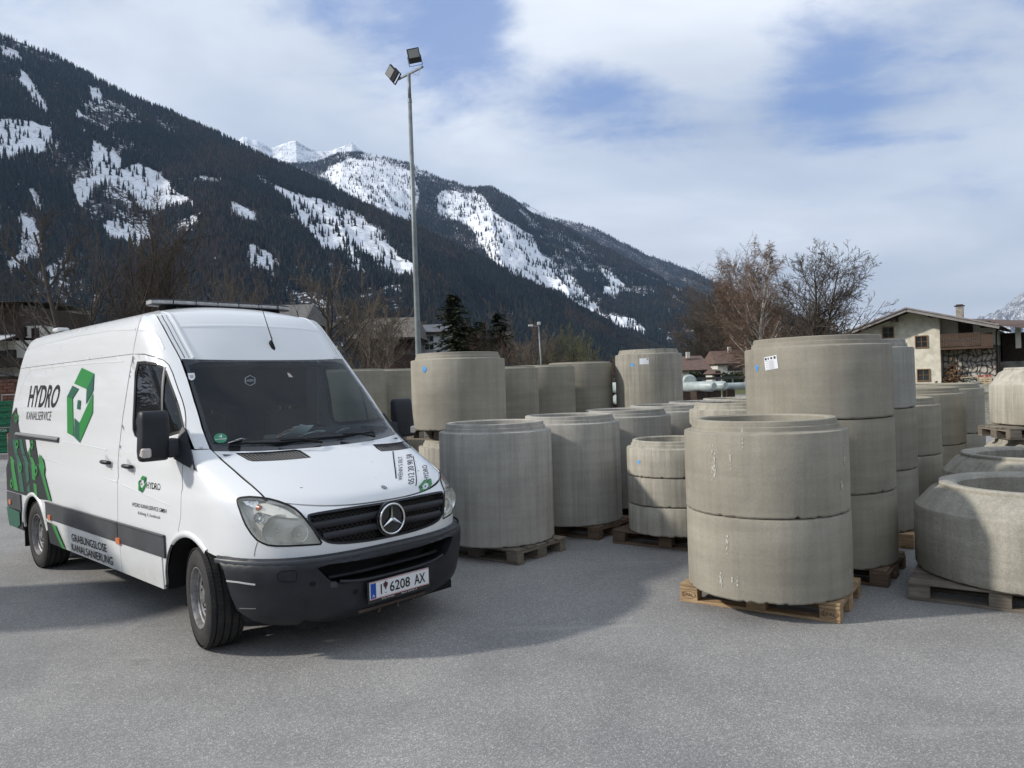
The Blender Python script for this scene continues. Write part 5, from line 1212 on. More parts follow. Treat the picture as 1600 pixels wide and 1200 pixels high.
logo(F,lambda x,y:uS(x/4,450+y/4),.0025)
q0=Squad([(217,770),(229.3,770),(229.3,743),(217,743)])
logo(F,lambda x,y:uS(217+(x-422)/170*12.2,743+(y-498)/469*26.8),.0025,st=.08)
# bonnet lettering
def uHd(x,y): return uT(350+x/4,650+y/4,.45,-.5)
strip('lettering_rule',[uHd(1055,222),uHd(1075,392)],T,.010,.003,txt,VAN); strip('lettering_rule',[uHd(1180,250),uHd(1198,437)],T,.008,.003,txt,VAN)
decal_text('lettering',"WENN´S EILT",[uHd(1115,402),uHd(1112,252),uHd(1088,258),uHd(1088,404)],T,.003,txt,VAN,bold=.0)
decal_text('lettering','0512 20 90 58',[uHd(1186,424),uHd(1170,237),uHd(1138,243),uHd(1150,430)],T,.003,txt,VAN,bold=.006)
decal_text('lettering','HYDRO',[uHd(1277,400),uHd(1266,306),uHd(1236,312),uHd(1250,404)],T,.003,txt,VAN,bold=.004)
def hl(x,y): # rotated logo
    u=(y-498)/469; t=(x-422)/170; a=np.array((1213,432)); b=np.array((1300,440))   # left tip to right tip in the rotated mark
    X=1298-u*84; Y=475-t*78+ (u-.5)*8; return uHd(X,Y)
logo(T,hl,.003,st=.08)
# rear wrap: charcoal with green stripes
def z8(x,y): return uS(x/6,600+y/6)
def wrap(name,l,mt,off): return patch(name,[z8(x,y) for x,y in l],F,off,mt,VAN,step=.09,edge=.06)
zr=lambda z:(w_of(XR(z)+.01,z),z)
wr=empty('rear_wrap',(0,0,0)); wr.parent=VAN
base=[z8(158,215),z8(165,290),z8(176,390),z8(188,448),z8(190,470),z8(335,525),z8(362,690),z8(412,702),z8(425,850),z8(490,1098),z8(440,1085)]
base+= [(w_of(-3.70,.76),.745)]+xz([p for p in RA if p[1]>.745])+[(w_of(-4.12,.76),.745),zr(.745),zr(1.0),zr(1.3),zr(1.6)]
def wpatch(pts,mt,off,nm='wrap_stripe'): return patch(nm,pts,F,off*1.4+.004,mt,wr,step=.022,edge=.018,smooth=False)
wpatch(base,char,.0022,'wrap_ground')
for mt,l in ((green,[(100,680),(124,680),(182,1002),(140,992)]),(teal,[(148,662),(180,665),(237,1014),(200,1008)]),(teal,[(128,522),(156,520),(178,660),(150,655)]),(teal,[(218,668),(252,672),(284,900),(262,935)]),(teal,[(190,518),(217,520),(246,662),(216,658)]),
    (green,[(283,682),(317,690),(342,905),(312,890)]),(green,[(372,702),(380,655),(410,705),(425,850),(489,1096),(462,1090),(405,880),(374,762)]),(white,[(250,522),(286,526),(292,585),(270,642)]),(green,[(292,585),(300,690),(272,648)]),(teal,[(262,975),(285,928),(297,1020),(270,1012)]),(green,[(322,925),(352,940),(360,1060),(333,1030)])):
    wpatch([z8(x,y) for x,y in l],mt,.0042)
for cx_,cy_,s in ((163,320,1),(172,565,1),(313,570,1),(203,785,1.1),(350,815,1.1),(120,930,1)):
    o_=[z8(cx_+a*s,cy_+b*s) for a,b in ((0,-48),(13,-25),(13,18),(0,48),(-13,25),(-13,-18))]; i_=[z8(cx_+a*s,cy_+b*s) for a,b in ((0,-22),(6,-10),(6,10),(0,22),(-6,10),(-6,-10))]
    patch('wrap_emblem',o_,F,.014,green,wr,holes=[i_],step=.02,edge=.018,smooth=False)
wpatch([zr(.56-.0)]+[ (w_of(-4.40,.5),.545),(w_of(-4.44,.40),.40),(w_of(-4.6,.345),.345),zr(.345)],teal,.0125)
def z2(x,y): return uS(x/4,700+y/4)
wpatch([z2(292,452),z2(338,470),z2(418,628),(w_of(-3.40,.32),.322),(w_of(-3.42,.5),.55)],char,.0102); wpatch([z2(336,471),z2(359,481),z2(422,629),z2(402,622)],green,.0118)
# ---- wheels
def wheel(x,sg,steer):
    e=empty('wheel',(x,-sg*.855,.352),R(steer) + (0 if sg>0 else math.pi)); e.parent=VAN      # local -Y is outboard
    Rt=.352; hw=.118
    prof=[(.212,-hw+.020),(.225,-hw+.004),(.250,-hw-.004),(.285,-hw-.006),(.318,-hw+.004),(.338,-hw+.016),(.346,-hw+.028)]
    gr=[]; 
    for yb in np.linspace(-.075,.075,4): gr+= [(.3445,yb-.006),(.337,yb-.0045),(.337,yb+.0045),(.3445,yb+.006)]
    prof+=[(.3455,-hw+.03)]+gr+[(.346,hw-.028),(.338,hw-.016),(.318,hw-.004),(.25,hw),(.212,hw-.02)]
    mb=MB(); mb.lathe(prof,64,'Y'); ty=mb.build('tyre',rubber,e,auto=32)
    mb=MB(); nb=72; rows=[(-.0965,.030),(-.05,.036),(0,.036),(.05,.036),(.0965,.030)]
    for ri_,(yc,wd) in enumerate(rows):
        for k in range(nb):
            a0_=2*math.pi*(k+.5*(ri_%2))/nb; da=2*math.pi/nb*.93
            vs=[]
            for a_ in (a0_,a0_+da):
                for rr in (.340,.352):
                    for yy in (yc-wd/2,yc+wd/2):
                        rr2=rr-(.006 if abs(yy)>.105 and rr>.345 else 0); vs.append((rr2*math.cos(a_),yy,rr2*math.sin(a_)))
            mb.add(vs,[(2,3,7,6),(0,2,6,4),(1,5,7,3),(0,1,3,2),(4,6,7,5)])
    tb=mb.build('tread',rubber,e); tb['kind']='stuff'
    # rim
    mb=MB(); mb.lathe([(.214,-hw+.022),(.216,-hw+.006),(.209,-hw+.006),(.200,-hw+.022),(.196,-hw+.045),(.186,-hw+.052),(.182,-hw+.095),(.18,.06)],56,'Y'); rm=mb.build('rim',steel,e,auto=40)
    mb=MB(); n=120
    def scal(r,h,a): 
        if r>.15: r+=.006*math.cos(15*a)
        return r,h
    mb.lathe([(.172,-.048),(.166,-.058),(.150,-.064),(.120,-.050),(.100,-.047),(.086,-.062),(.060,-.068),(.050,-.066),(.045,-.080),(.0,-.084)],n,'Y',fn=scal); mb.build('disc',steel,e,auto=40)
    mb=MB()
    for k in range(10):
        a_=2*math.pi*k/10; cx_,cz_=.126*math.cos(a_),.126*math.sin(a_); m_=10; t=(-math.sin(a_),math.cos(a_)); rr=(math.cos(a_),math.sin(a_))
        mb.add([(cx_+t[0]*.024*math.cos(b)+rr[0]*.014*math.sin(b),-.0575,cz_+t[1]*.024*math.cos(b)+rr[1]*.014*math.sin(b)) for b in [2*math.pi*j/m_ for j in range(m_)]],[tuple(range(m_))])
    mb.build('vent_holes',black,e)['kind']='stuff'
    mb=MB()
    for k in range(6):
        a_=2*math.pi*(k+.5)/6; mb.tube((.074*math.cos(a_),-.060,.074*math.sin(a_)),(.074*math.cos(a_),-.078,.074*math.sin(a_)),.010,.009,6)
    mb.build('wheel_nuts',mat('nut_steel',(.14,.13,.12),.6,.5),e)['kind']='stuff'
    return e
wheel(0,1,-10.5); wheel(0,-1,-10.5); wheel(-3.865,1,0); wheel(-3.865,-1,0)
mb=MB(); mb.tube((0,-.75,.34),(0,.75,.34),.05,.05,8); mb.tube((-3.865,-.75,.34),(-3.865,.75,.34),.06,.06,8); mb.box((-2.2,.25,.3),(.6,.3,.14)); mb.build('axle',dark,VAN)
for x in (-4.38,):
    for y in (.83,-.83):
        mb=MB(); mb.box((x,y,.36 if x>-1 else .3),(.02,.26,.28)); mb.build('mud_flap',black,VAN)
# ---------------- trees ----------------
bark_d=mat('bark_dark',(.060,.048,.038),.9,var=.4,vscale=6,bump=.3,bscale=30); bark_g=mat('bark_grey_brown',(.115,.090,.068),.9,var=.4,vscale=6)
twig_b=mat('twigs_reddish_brown',(.105,.072,.052),.9); twig_g=mat('twigs_grey_brown',(.10,.082,.062),.9); twig_d=mat('twigs_dark_brown',(.062,.049,.038),.9); twig_o=mat('twigs_olive',(.085,.085,.040),.9)
m,nt,b=newmat('birch_bark'); t=N(nt,'ShaderNodeTexCoord').outputs['Object']
L(nt,mixc(nt,ramp(nt,noise_(nt,mapv(nt,t,(2,2,9)),3,4,.7),[(.52,0.),(.6,1.)]),(.55,.52,.47),(.06,.05,.045)),b.inputs['Base Color']); b.inputs['Roughness'].default_value=.8; birch=m
class Tree:
    def __init__(s,seed): s.r=random.Random(seed); s.big=MB(); s.small=MB()
    def rv(s,a): return Vector((s.r.uniform(-a,a),s.r.uniform(-a,a),s.r.uniform(-a,a)))
    def branch(s,p,d,L_,r,depth,P):
        n=max(2,int(P['seg'][min(depth,len(P['seg'])-1)])); pts=[p.copy()]; rs=[r]; q=p.copy(); dd=d.normalized(); tip=P.get('tip',.25)
        for i in range(n):
            dd=(dd+s.rv(P['wob'])+Vector((0,0,P['up'][min(depth,len(P['up'])-1)]))).normalized(); q=q+dd*(L_/n); pts.append(q.copy()); rs.append(r*(1-(1-tip)*(i+1)/n))
        tgt=s.big if r>P['split'] else s.small
        tgt.path(pts,rs,5 if depth==0 else (4 if r>P['split'] else 3),cap=False)
        if depth>=P['depth']: return
        k=P['kids'][min(depth,len(P['kids'])-1)]; k=int(k*(.8+.4*s.r.random())+.5); st=P['start'][min(depth,len(P['start'])-1)]
        for j in range(k):
            t=st+(1-st)*(j+s.r.random()*.8)/k; t=min(t,.98); x=t*n; i=min(int(x),n-1); f=x-i; bp=pts[i].lerp(pts[i+1],f); br=rs[i]*(1-f)+rs[i+1]*f
            ax=(pts[i+1]-pts[i]).normalized(); o=ax.orthogonal().normalized(); o.rotate(Matrix.Rotation(s.r.uniform(0,6.283),3,ax)); an=R(P['ang'][min(depth,len(P['ang'])-1)]*(.7+.6*s.r.random()))
            nd=ax*math.cos(an)+o*math.sin(an); ln=L_*P['len'][min(depth,len(P['len'])-1)]*(1.08-t*P.get('taperl',.6))*(.7+.6*s.r.random())
            s.branch(bp,nd,ln,max(br*P['rad'],P['rmin']),depth+1,P)
def bare_tree(seed,loc_,H,P,label,mt,tw,stems=1,lean=.1,r0=None,cat='bare tree',group=None,name='bare_tree'):
    T_=Tree(seed); r0=r0 or H*.018
    for k in range(stems):
        a=T_.r.uniform(0,6.28); ln=lean if stems>1 else lean*.3
        d=Vector((math.cos(a)*ln,math.sin(a)*ln,1)); T_.branch(Vector((math.cos(a)*.15*(stems>1),math.sin(a)*.15*(stems>1),-.1)),d,H*(.75+.25*T_.r.random()),r0*(.7 if stems>1 else 1),0,P)
    e=empty(name,loc_,0,label,cat,group); T_.big.build('trunk',mt,e,smooth=True); T_.small.build('crown',tw,e); return e
PB=dict(seg=(9,6,4,3,2),wob=.13,up=(.02,.10,.06,.03),split=.034,depth=4,kids=(13,7,6,4),start=(.18,.15,.12,.1),ang=(52,42,40,38),len=(.52,.50,.46,.45),rad=.52,rmin=.011,taperl=.62)
PD=dict(PB,up=(.03,.14,.08,.04),ang=(38,38,38,35),kids=(14,8,6,4),start=(.10,.1,.1,.1),len=(.60,.50,.46,.45))
twig_p=mat('birch_twigs',(.17,.115,.085),.9)
PBIR=dict(seg=(10,7,5,5),wob=.10,up=(.02,.07,-.12,-.22),split=.020,depth=3,kids=(40,16,12),start=(.22,.15,.1),ang=(44,40,42),len=(.36,.46,.52),rad=.45,rmin=.009,taperl=.7)
PSH=dict(seg=(5,4,3,2),wob=.14,up=(.05,.08,.05,.02),split=.02,depth=3,kids=(9,8,6),start=(.15,.15,.1),ang=(35,35,35),len=(.55,.5,.45),rad=.55,rmin=.013,taperl=.5)
def G_(px,Y,z=0.0): 
    P=at(px,590,Y); return (P[0],P[1],z)
PD4=dict(PD,kids=(14,8,5,4),rmin=.010); 
bare_tree(1,G_(150,34),10.3,PD4,'wide bare dark tree rising behind the rear of the van roof',bark_d,twig_d,stems=4,lean=.42,r0=.26,group='bare trees beyond the yard')
bare_tree(2,G_(205,37),7.6,dict(PD4,kids=(13,8,5,4)),'reddish bare tree growing into the wide one behind the van roof',bark_d,twig_b,stems=3,lean=.3,r0=.17,group='bare trees beyond the yard')
bare_tree(3,G_(365,42),8.4,dict(PD4,kids=(12,8,5,4)),'thin upright bare tree behind the light bar of the van',bark_g,twig_g,stems=3,lean=.32,r0=.14,group='bare trees beyond the yard')
bare_tree(4,G_(520,36),8.8,dict(PD4,kids=(15,8,5,4),ang=(50,40,38,35)),'dense bare tree with an olive tinge just right of the van cab',bark_d,twig_g,stems=1,r0=.20,lean=.2,group='bare trees beyond the yard')
bare_tree(5,G_(600,33),5.9,dict(PB,kids=(11,7,5,3),start=(.28,.2,.1,.1)),'small forked bare tree between the van and the tall mast',bark_g,twig_g,stems=3,lean=.5,r0=.10,group='bare trees beyond the yard')
bare_tree(15,G_(560,41),7.4,dict(PD4,kids=(13,8,5,4)),'bare tree in front of the brown roofed barn left of the mast',bark_d,twig_d,stems=2,lean=.3,r0=.13,group='bare trees beyond the yard')
for k,(px,Y,H,tw,lb) in enumerate(((772,55,5.6,twig_b,'small bare shrub in front of the two spruces'),(822,50,4.5,twig_g,'round grey bare shrub left of the small street lamp'),(884,52,4.6,twig_o,'round brown bare shrub right of the small street lamp'),(940,62,3.3,twig_b,'low reddish shrub beside the barn gable'),(790,66,7.0,twig_g,'pale leafless poplar top between the spruces'),(1000,90,4.0,twig_b,'low brown thicket behind the sunlit stack'))):
    bare_tree(20+k,G_(px,Y),H,dict(PSH,kids=(12,9,6)),lb,bark_g,tw,stems=6 if k!=4 else 2,lean=.75 if k!=4 else .15,r0=.07,cat='bare shrub',group='bare shrubs along the yard edge')
# right: birch, bushes, dark tree
bare_tree(140,G_(1184,44),11.2,PBIR,'birch with a white trunk and drooping twigs above the tall stack',birch,twig_p,r0=.155,lean=.12,cat='birch',name='birch_tree',group='trees right of centre')
bare_tree(141,G_(1208,46),9.8,PBIR,'second thinner birch leaning right behind the white-trunked one',birch,twig_p,r0=.12,lean=.5,stems=2,cat='birch',name='birch_tree',group='trees right of centre')
bare_tree(42,G_(1272,40),9.2,dict(PB,kids=(24,10,7,4),start=(.22,.12,.12,.1),ang=(55,42,40,38)),'dark spreading bare tree left of the chalet roof',bark_d,twig_d,r0=.15,group='trees right of centre')
bare_tree(43,G_(1285,41),8.2,dict(PB,kids=(20,9,6,4),start=(.15,.12,.12,.1)),'leaning bare tree reaching towards the chalet roof',bark_d,twig_d,r0=.11,lean=.6,group='trees right of centre')
for k,(px,Y,H) in enumerate(((1108,118,11.5),(1140,120,17.5),(1170,112,15.5),(1222,110,12.5),(1255,110,10.0))):
    bare_tree(50+k,G_(px,Y),H,dict(PSH,kids=(14,9,6),up=(.07,.05,-.02,-.05),rmin=.022),('leftmost reddish thicket beside the small white house','tall reddish thicket under the birch','reddish thicket at the foot of the birch','brown thicket between birch and dark tree','low brown thicket under the dark spreading tree')[k],bark_g,twig_b,stems=7,lean=.42,r0=.15,cat='thicket',group='reddish thickets under the birch')
# conifers
nd=mat('spruce_needles',(.030,.042,.020),.85,0,.2,var=.5,vscale=2.5,vc=(.016,.026,.013)); nd2=mat('pine_needles',(.065,.075,.036),.85,0,.2,var=.5,vscale=2.5,vc=(.032,.042,.02))
def conifer(seed,loc_,H,Rr,m,label,full=1.0):
    q=random.Random(seed); e=empty('spruce_tree',loc_,0,label,'spruce','evergreens behind the rings'); mb=MB(); mb.path([(0,0,0),(0,0,H)],[H*.016,.02],6); mb.build('trunk',bark_d,e)
    mb=MB(); n=int(H*30)
    for i in range(n):
        t=(i+q.random())/n; z=H*(.06+.93*t); rad=Rr*(1-t)**.6*(.65+.5*q.random())+.12; a=q.random()*6.283; dr=-.25*rad+ .1*q.random()
        k=max(3,int(rad*5))
        for j in range(k):
            f=(j+.6)/k; c=Vector((math.cos(a)*rad*f,math.sin(a)*rad*f,z+dr*f*f)); s=.34*(1.15-f*.5)*full
            for w in range(3):
                b_=a+q.uniform(-1.3,1.3); tip=c+Vector((math.cos(b_),math.sin(b_),q.uniform(-.45,.25)))*s*1.5; sd=Vector((-math.sin(b_),math.cos(b_),q.uniform(-.3,.3)))*s*.38; mb.add([c-sd,c+sd,tip],[(0,1,2)])
    mb.build('crown',m,e); return e
conifer(1,G_(712,52),7.9,2.9,nd2,'broad green spruce right of the mast and the white house')
conifer(2,G_(782,60),7.3,2.4,nd,'dark narrow spruce behind the bare shrub')
conifer(3,G_(752,62),6.8,2.5,nd,'dark spruce between the broad one and the narrow one')
conifer(4,G_(738,57),6.0,2.0,nd2,'small spruce squeezed beside the broad green one')
# ---------------- buildings ----------------
stucco=mat('stucco_white',(.62,.60,.55),.9,bump=.3,bscale=20,var=.12,vscale=1.2); stucco_c=mat('stucco_cream_patchy',(.70,.665,.57),.92,bump=.5,bscale=9,var=.12,vscale=2.2,vc=(.55,.515,.42))
roofb=mat('roof_brown_tile',(.12,.075,.06),.85,bump=.5,bscale=14,var=.3,vscale=3); roofg=mat('roof_grey',(.10,.105,.12),.7,var=.3,vscale=2); roofr=mat('roof_red_brown',(.135,.088,.072),.85,bump=.5,bscale=10,var=.3,vscale=3)
wooddk=mat('timber_dark',(.045,.028,.020),.8,var=.4,vscale=5); woodm=mat('timber_brown',(.085,.052,.034),.75,var=.3,vscale=6); fasc=mat('fascia_greyish',(.26,.245,.24),.7,var=.2); pane=mat('window_pane',(.025,.03,.033),.08,0,.6,coat=.5); framew=mat('window_frame_wood',(.20,.12,.06),.6); framel=mat('window_frame_white',(.6,.6,.58),.5)
class House:
    """local axes: x along the picture, y away, z up; origin at the front left corner"""
    def __init__(s,name,loc_,rz,label,cat='house',group='houses beyond the yard'): s.e=empty(name,loc_,rz,label,cat,group)
    def box(s,nm,c,d,m,par=None,bev=0,mat_=None):
        mb=MB(); mb.box(c,d,mat=mat_); return mb.build(nm,m,par or s.e,bevel=bev)
    def gable(s,nm,x0,x1,y0,y1,z0,z1,zr,xr,m):
        mb=MB(); P=[(x0,z0),(x1,z0),(x1,z1),(xr,zr),(x0,z1)]; mb.prism(P,y0,y1,fn=lambda x,z,y:(x,y,z)); return mb.build(nm,m,s.e)
    def window(s,x,z,w,h,y=0.0,fm=None,nx=2,nz=2,fw=.07,dep=.06):
        fm=fm or framew; mb=MB()
        for a in (-1,1): mb.box((x+a*(w/2-fw/2),y-.03,z),(fw,.10,h)); mb.box((x,y-.03,z+a*(h/2-fw/2)),(w-2*fw,.098,fw))
        for i in range(1,nx): mb.box((x-w/2+w*i/nx,y-.02,z),(.035,.05,h-2*fw))
        for i in range(1,nz): mb.box((x,y-.018,z-h/2+h*i/nz),(w-2*fw,.046,.03))
        f=mb.build('window',fm,s.e)
        for i in range(nx):
            for j in range(nz):
                ww=(w-2*fw)/nx; hh=(h-2*fw)/nz; mb=MB(); mb.box((x-w/2+fw+ww*(i+.5),y-.004,z-h/2+fw+hh*(j+.5)),(ww-.01,.01,hh-.01)); mb.build('pane',pane,f)
        return f
# chalet on the right
Yc=58; p0=at(1337,590,Yc); sx=Yc/FPX     # metres per pixel at that distance
hzn=lambda px: 594.7-.0335*(px-800)
CRZ=R(-37)
CH=House('chalet',(p0[0],Yc,0),CRZ,'cream stucco alpine chalet with wooden balcony, right background')
ce=np.array([math.cos(CRZ),math.sin(CRZ),0]); cn=np.array([-math.sin(CRZ),math.cos(CRZ),0])
def _wall(px,py,dep=0.0):
    d=ray(px,py); t=((np.array([p0[0],Yc,0])+cn*dep-CC)@cn)/(d@cn); P=CC+d*t; return float((P-np.array([p0[0],Yc,0]))@ce),float(P[2])
X=lambda px,Y=Yc:_wall(px,540)[0]
zc=lambda px,py,Y=Yc:_wall(px,py)[1]
xr=X(1423); zrg=zc(1423,484); xl=X(1337); xR=X(1469); zl=zc(1340,524); 
W_=lambda px,py:(X(px),zc(px,py))
slopeL=(zc(1423,480)-zc(1310,525))/(X(1423)-X(1310)); slopeR=(zc(1423,480)-zc(1565,506))/(X(1565)-X(1423))
zt=zc(1423,482)
mb=MB(); poly=[(xl,-.3),(xR,-.3),(xR,zt-slopeR*(xR-xr)-.30),(xr,zt-.30),(xl,zt-slopeL*(xr-xl)-.30)]; mb.prism(poly,0,9,fn=lambda x,z,y:(x,y,z)); mb.build('wall',stucco_c,CH.e)
# recessed right bay: upper storey and stone base
x2=X(1556); zb=zc(1500,541)
mb=MB(); mb.prism([(xR+.003,zb+.02),(x2,zb+.02),(x2,zt-slopeR*(x2-xr)-.32),(xR+.003,zt-slopeR*(xR-xr)-.32)],1.2,9,fn=lambda x,z,y:(x,y,z)); mb.build('recessed_wall',stucco,CH.e)
mb=MB(); mb.prism([(xR+.003,-.3),(x2,-.3),(x2,zb-.02),(xR+.003,zb-.02)],.9,9,fn=lambda x,z,y:(x,y,z)); mb.build('stone_base',mat('mortar_grey',(.13,.12,.11),.9),CH.e)
q=random.Random(3); stn=mat('field_stone',(.46,.43,.38),.9,bump=.5,bscale=12,var=.35,vscale=2.5); mb=MB()
nxs=11; nzs=6; zs0=.15; 
gx=[[ (xR+.05+(x2-xR-.1)*(i+(q.uniform(-.42,.42)+(.25 if j%2 else -.25) if 0<i<nxs else 0))/nxs, zs0+(zb-.1-zs0)*(j+(q.uniform(-.42,.42) if 0<j<nzs else 0))/nzs) for j in range(nzs+1)] for i in range(nxs+1)]
for i in range(nxs):
    for j in range(nzs):
        P=[gx[i][j],gx[i+1][j],gx[i+1][j+1],gx[i][j+1]]; c=(sum(p[0] for p in P)/4,sum(p[1] for p in P)/4); Pq=[(c[0]+(p[0]-c[0])*.84,c[1]+(p[1]-c[1])*.84) for p in P]; Pr=rounded(Pq,1); y1=.9-q.uniform(.05,.09)
        vs=[(a,.91,b_) for a,b_ in Pr]+[(c[0]+(a-c[0])*.88,y1,c[1]+(b_-c[1])*.88) for a,b_ in Pr]; n=len(Pr)
        m1=MB(); m1.add(vs,[tuple(range(n,2*n))]+[(k,(k+1)%n,n+(k+1)%n,n+k) for k in range(n)]); m1.build('stone',stn,CH.e)
# roof
def slab(nm,pa,pb,th,y0,y1,m,par=None):
    mb=MB(); dx,dz=pb[0]-pa[0],pb[1]-pa[1]; l=math.hypot(dx,dz); n_=(-dz/l*th,dx/l*th); mb.prism([pa,pb,(pb[0]+n_[0],pb[1]+n_[1]),(pa[0]+n_[0],pa[1]+n_[1])],y0,y1,fn=lambda x,z,y:(x,y,z)); return mb.build(nm,m,par or CH.e)
eL=(X(1309),zt-slopeL*(xr-X(1309))); eR=(X(1564),zt-slopeR*(X(1564)-xr)); top_=(xr,zt)
slab('roof',(eL[0],eL[1]-.18),(top_[0],top_[1]-.18),.16,-1.3,10.5,roofb); slab('roof',(top_[0],top_[1]-.18),(eR[0],eR[1]-.18),.16,-1.3,10.5,roofb)
slab('fascia_board',(eL[0],eL[1]-.30),(top_[0],top_[1]-.30),.20,-1.42,-1.303,fasc); slab('fascia_board',(top_[0],top_[1]-.30),(eR[0],eR[1]-.30),.20,-1.42,-1.303,fasc)
slab('upper_fascia',(eL[0],eL[1]-.08),(top_[0],top_[1]-.08),.10,-1.50,-1.423,fasc); slab('upper_fascia',(top_[0],top_[1]-.08),(eR[0],eR[1]-.08),.10,-1.50,-1.423,fasc)
slab('soffit',(eL[0],eL[1]-.26),(top_[0],top_[1]-.26),.06,-1.29,0,wooddk); slab('soffit',(top_[0],top_[1]-.26),(eR[0],eR[1]-.26),.06,-1.29,1.2,wooddk)
for px,py in ((1332,519),(1401,500),(1459,493),(1545,507)):
    x_,z_=W_(px,py); CH.box('purlin',(x_,-.5,z_+.02),(.34,1.4,.36),wooddk)
# long roof running on to the right
mb=MB(); a=eR; mb.add([(eR[0]-.4,-1.3,eR[1]-.02),(_wall(1650,517,4)[0],4,_wall(1650,517,4)[1]),(_wall(1650,517,4)[0],9,_wall(1650,517,4)[1]+.9),(xr+1.0,9,zt-.35)],[(0,1,2,3)])
mb.build('side_roof',roofb,CH.e)
_a1=_wall(1566,540,4)[0]; _a2=_wall(1700,540,4)[0]; CH.box('side_wing',((_a1+_a2)/2,6.0,1.9),(_a2-_a1,4.0,4.4),wooddk); CH.box('side_pillar',(X(1588),2.4,zc(1588,525)),(.32,.3,1.6),stucco); CH.box('wing_base',((X(1557)+X(1640))/2,2.7,.9),(X(1640)-X(1557),.2,2.2),mat('wing_stone',(.22,.21,.19),.9,var=.4,vscale=2))
x_,z_=W_(1490,484); ch=CH.box('chimney',(x_,4.2,z_-.05),(.48,.48,.95),mat('chimney_stone',(.30,.28,.24),.9,var=.4,vscale=5)); mb=MB(); mb.box((x_,4.2,z_+.52),(.66,.66,.07)); mb.box((x_,4.2,z_+.60),(.44,.44,.08)); mb.build('chimney_cap',wooddk,ch)
for px,py,w,h in ((1388.5,519.5,.82,.86),(1440,534,.86,.92),(1441.5,586,.86,.92)):
    x_,z_=W_(px,py); CH.window(x_,z_,w,h,-.0)
x_,z_=W_(1506.5,510.5); CH.box('balcony_door',(x_,1.19,z_-.1),(.92,.08,1.3),wooddk)
x_,z_=W_(1542,507); CH.box('dark_opening',(x_,1.19,z_),(.9,.06,.34),wooddk)
# balcony
bx0,bz0=W_(1471,546); bx1,_=W_(1553,541); bz1=zc(1530,522)
CH.box('balcony_floor',((bx0+bx1)/2,.15,bz0+.03),(bx1-bx0,1.5,.16),woodm)
rl=CH.box('balcony_rail',((bx0+bx1)/2,-.58,bz1-.02),(bx1-bx0,.10,.09),woodm); CH.box('balcony_rail',((bx0+bx1)/2,-.58,bz0+.22),(bx1-bx0,.08,.09),woodm)
nb=19
for i in range(nb):
    x_=bx0+.08+(bx1-bx0-.9)*(i/(nb-1)); mb=MB(); hh=bz1-bz0; z0=bz0+.15
    mb.prism([(x_-.05,z0),(x_+.055,z0),(x_+.055,z0+hh*.3),(x_+.03,z0+hh*.45),(x_+.055,z0+hh*.6),(x_+.055,z0+hh*.92),(x_,z0+hh*1.0),(x_-.05,z0+hh*.92),(x_-.05,z0+hh*.6),(x_-.03,z0+hh*.45),(x_-.05,z0+hh*.3)],-.66,-.635,fn=lambda x,z,y:(x,y,z)); mb.build('baluster',woodm,CH.e)
CH.box('balcony_panel',(bx1-.36,-.60,(bz0+bz1)/2+.05),(.70,.06,bz1-bz0),woodm)
for x_ in (bx0+.4,(bx0+bx1)/2,bx1-.6): CH.box('bracket',(x_,.3,bz0-.15),(.16,1.0,.22),woodm)
mb=MB(); xp=X(1559); mb.path([(xp-.0,.8,zc(1559,508)),(xp-.12,.75,zc(1559,520)),(xp-.12,.75,0)],.06,8); mb.build('downpipe',wooddk,CH.e,smooth=True)
# firewood, rubble, boards in front of the stone base
q=random.Random(8); fw=mat('firewood',(.15,.088,.045),.85,var=.5,vscale=1.5,vc=(.06,.035,.02))
def cw(x,y,z=0): return (p0[0]+ce[0]*x+cn[0]*y,Yc+ce[1]*x+cn[1]*y,z)
e=empty('firewood_pile',cw(X(1487),.15),CRZ,'brown heap of split firewood against the stone wall under the balcony','firewood'); mb=MB()
for i in range(170):
    z=abs(q.gauss(0,.9)); 
    if z>2.3: z=q.uniform(0,1.2)
    x=q.gauss(0,.45)*(1-z/3.2); a=q.random()*6.28; d=Vector((math.cos(a)*.18,math.sin(a)*.10,q.uniform(-.1,.1))); c=Vector((x,q.uniform(-.15,.35),z+.05)); mb.tube(c-d,c+d,.055,.05,4)
o=mb.build('split_log',fw,e); o['kind']='stuff'
e=empty('rubble_heap',cw(X(1516),-.5),CRZ,'grey heap of tarpaulin and rubble beside the red pallets','rubble'); mb=MB()
for i in range(70):
    x=q.gauss(0,.6); c=Vector((x,q.uniform(-.3,.3),max(.05,q.random()*(.95-abs(x)*.7)))); a=q.random()*6.28; d=Vector((math.cos(a)*.3,math.sin(a)*.15,q.uniform(-.2,.2))); mb.tube(c-d,c+d,.05,.09,5)
mb.build('rubble',mat('rubble_grey',(.27,.28,.25),.9,var=.4,vscale=3),e)['kind']='stuff'
redp=mat('red_painted_wood',(.42,.05,.05),.7,var=.3,vscale=3); palew=mat('pale_board',(.50,.40,.26),.8,var=.3)
for k,(px,lb) in enumerate(((1533,'left red topped wooden crate leaning on the stone wall'),(1544,'right red topped wooden crate leaning on the stone wall'))):
    e=empty('wooden_crate',cw(X(px),-.5),CRZ,lb,'crate','red topped crates by the stone wall')
    for j in range(7):
        mb=MB(); mb.box((0,0,.10+j*.155),(.42,.5,.10)); mb.build('slat',redp if j>5 else palew,e)
    for a in (-.19,.19):
        mb=MB(); mb.box((a,-.262,.55),(.05,.02,1.1)); mb.build('corner_post',palew,e)
e=empty('loose_boards',cw(X(1517),-.6,.98),CRZ,'pale board lying on top of the rubble heap','board'); mb=MB(); mb.box((0,0,0),(1.3,.25,.06),mat=Matrix.Rotation(R(-4),3,'Y')); mb.build('board',palew,e)
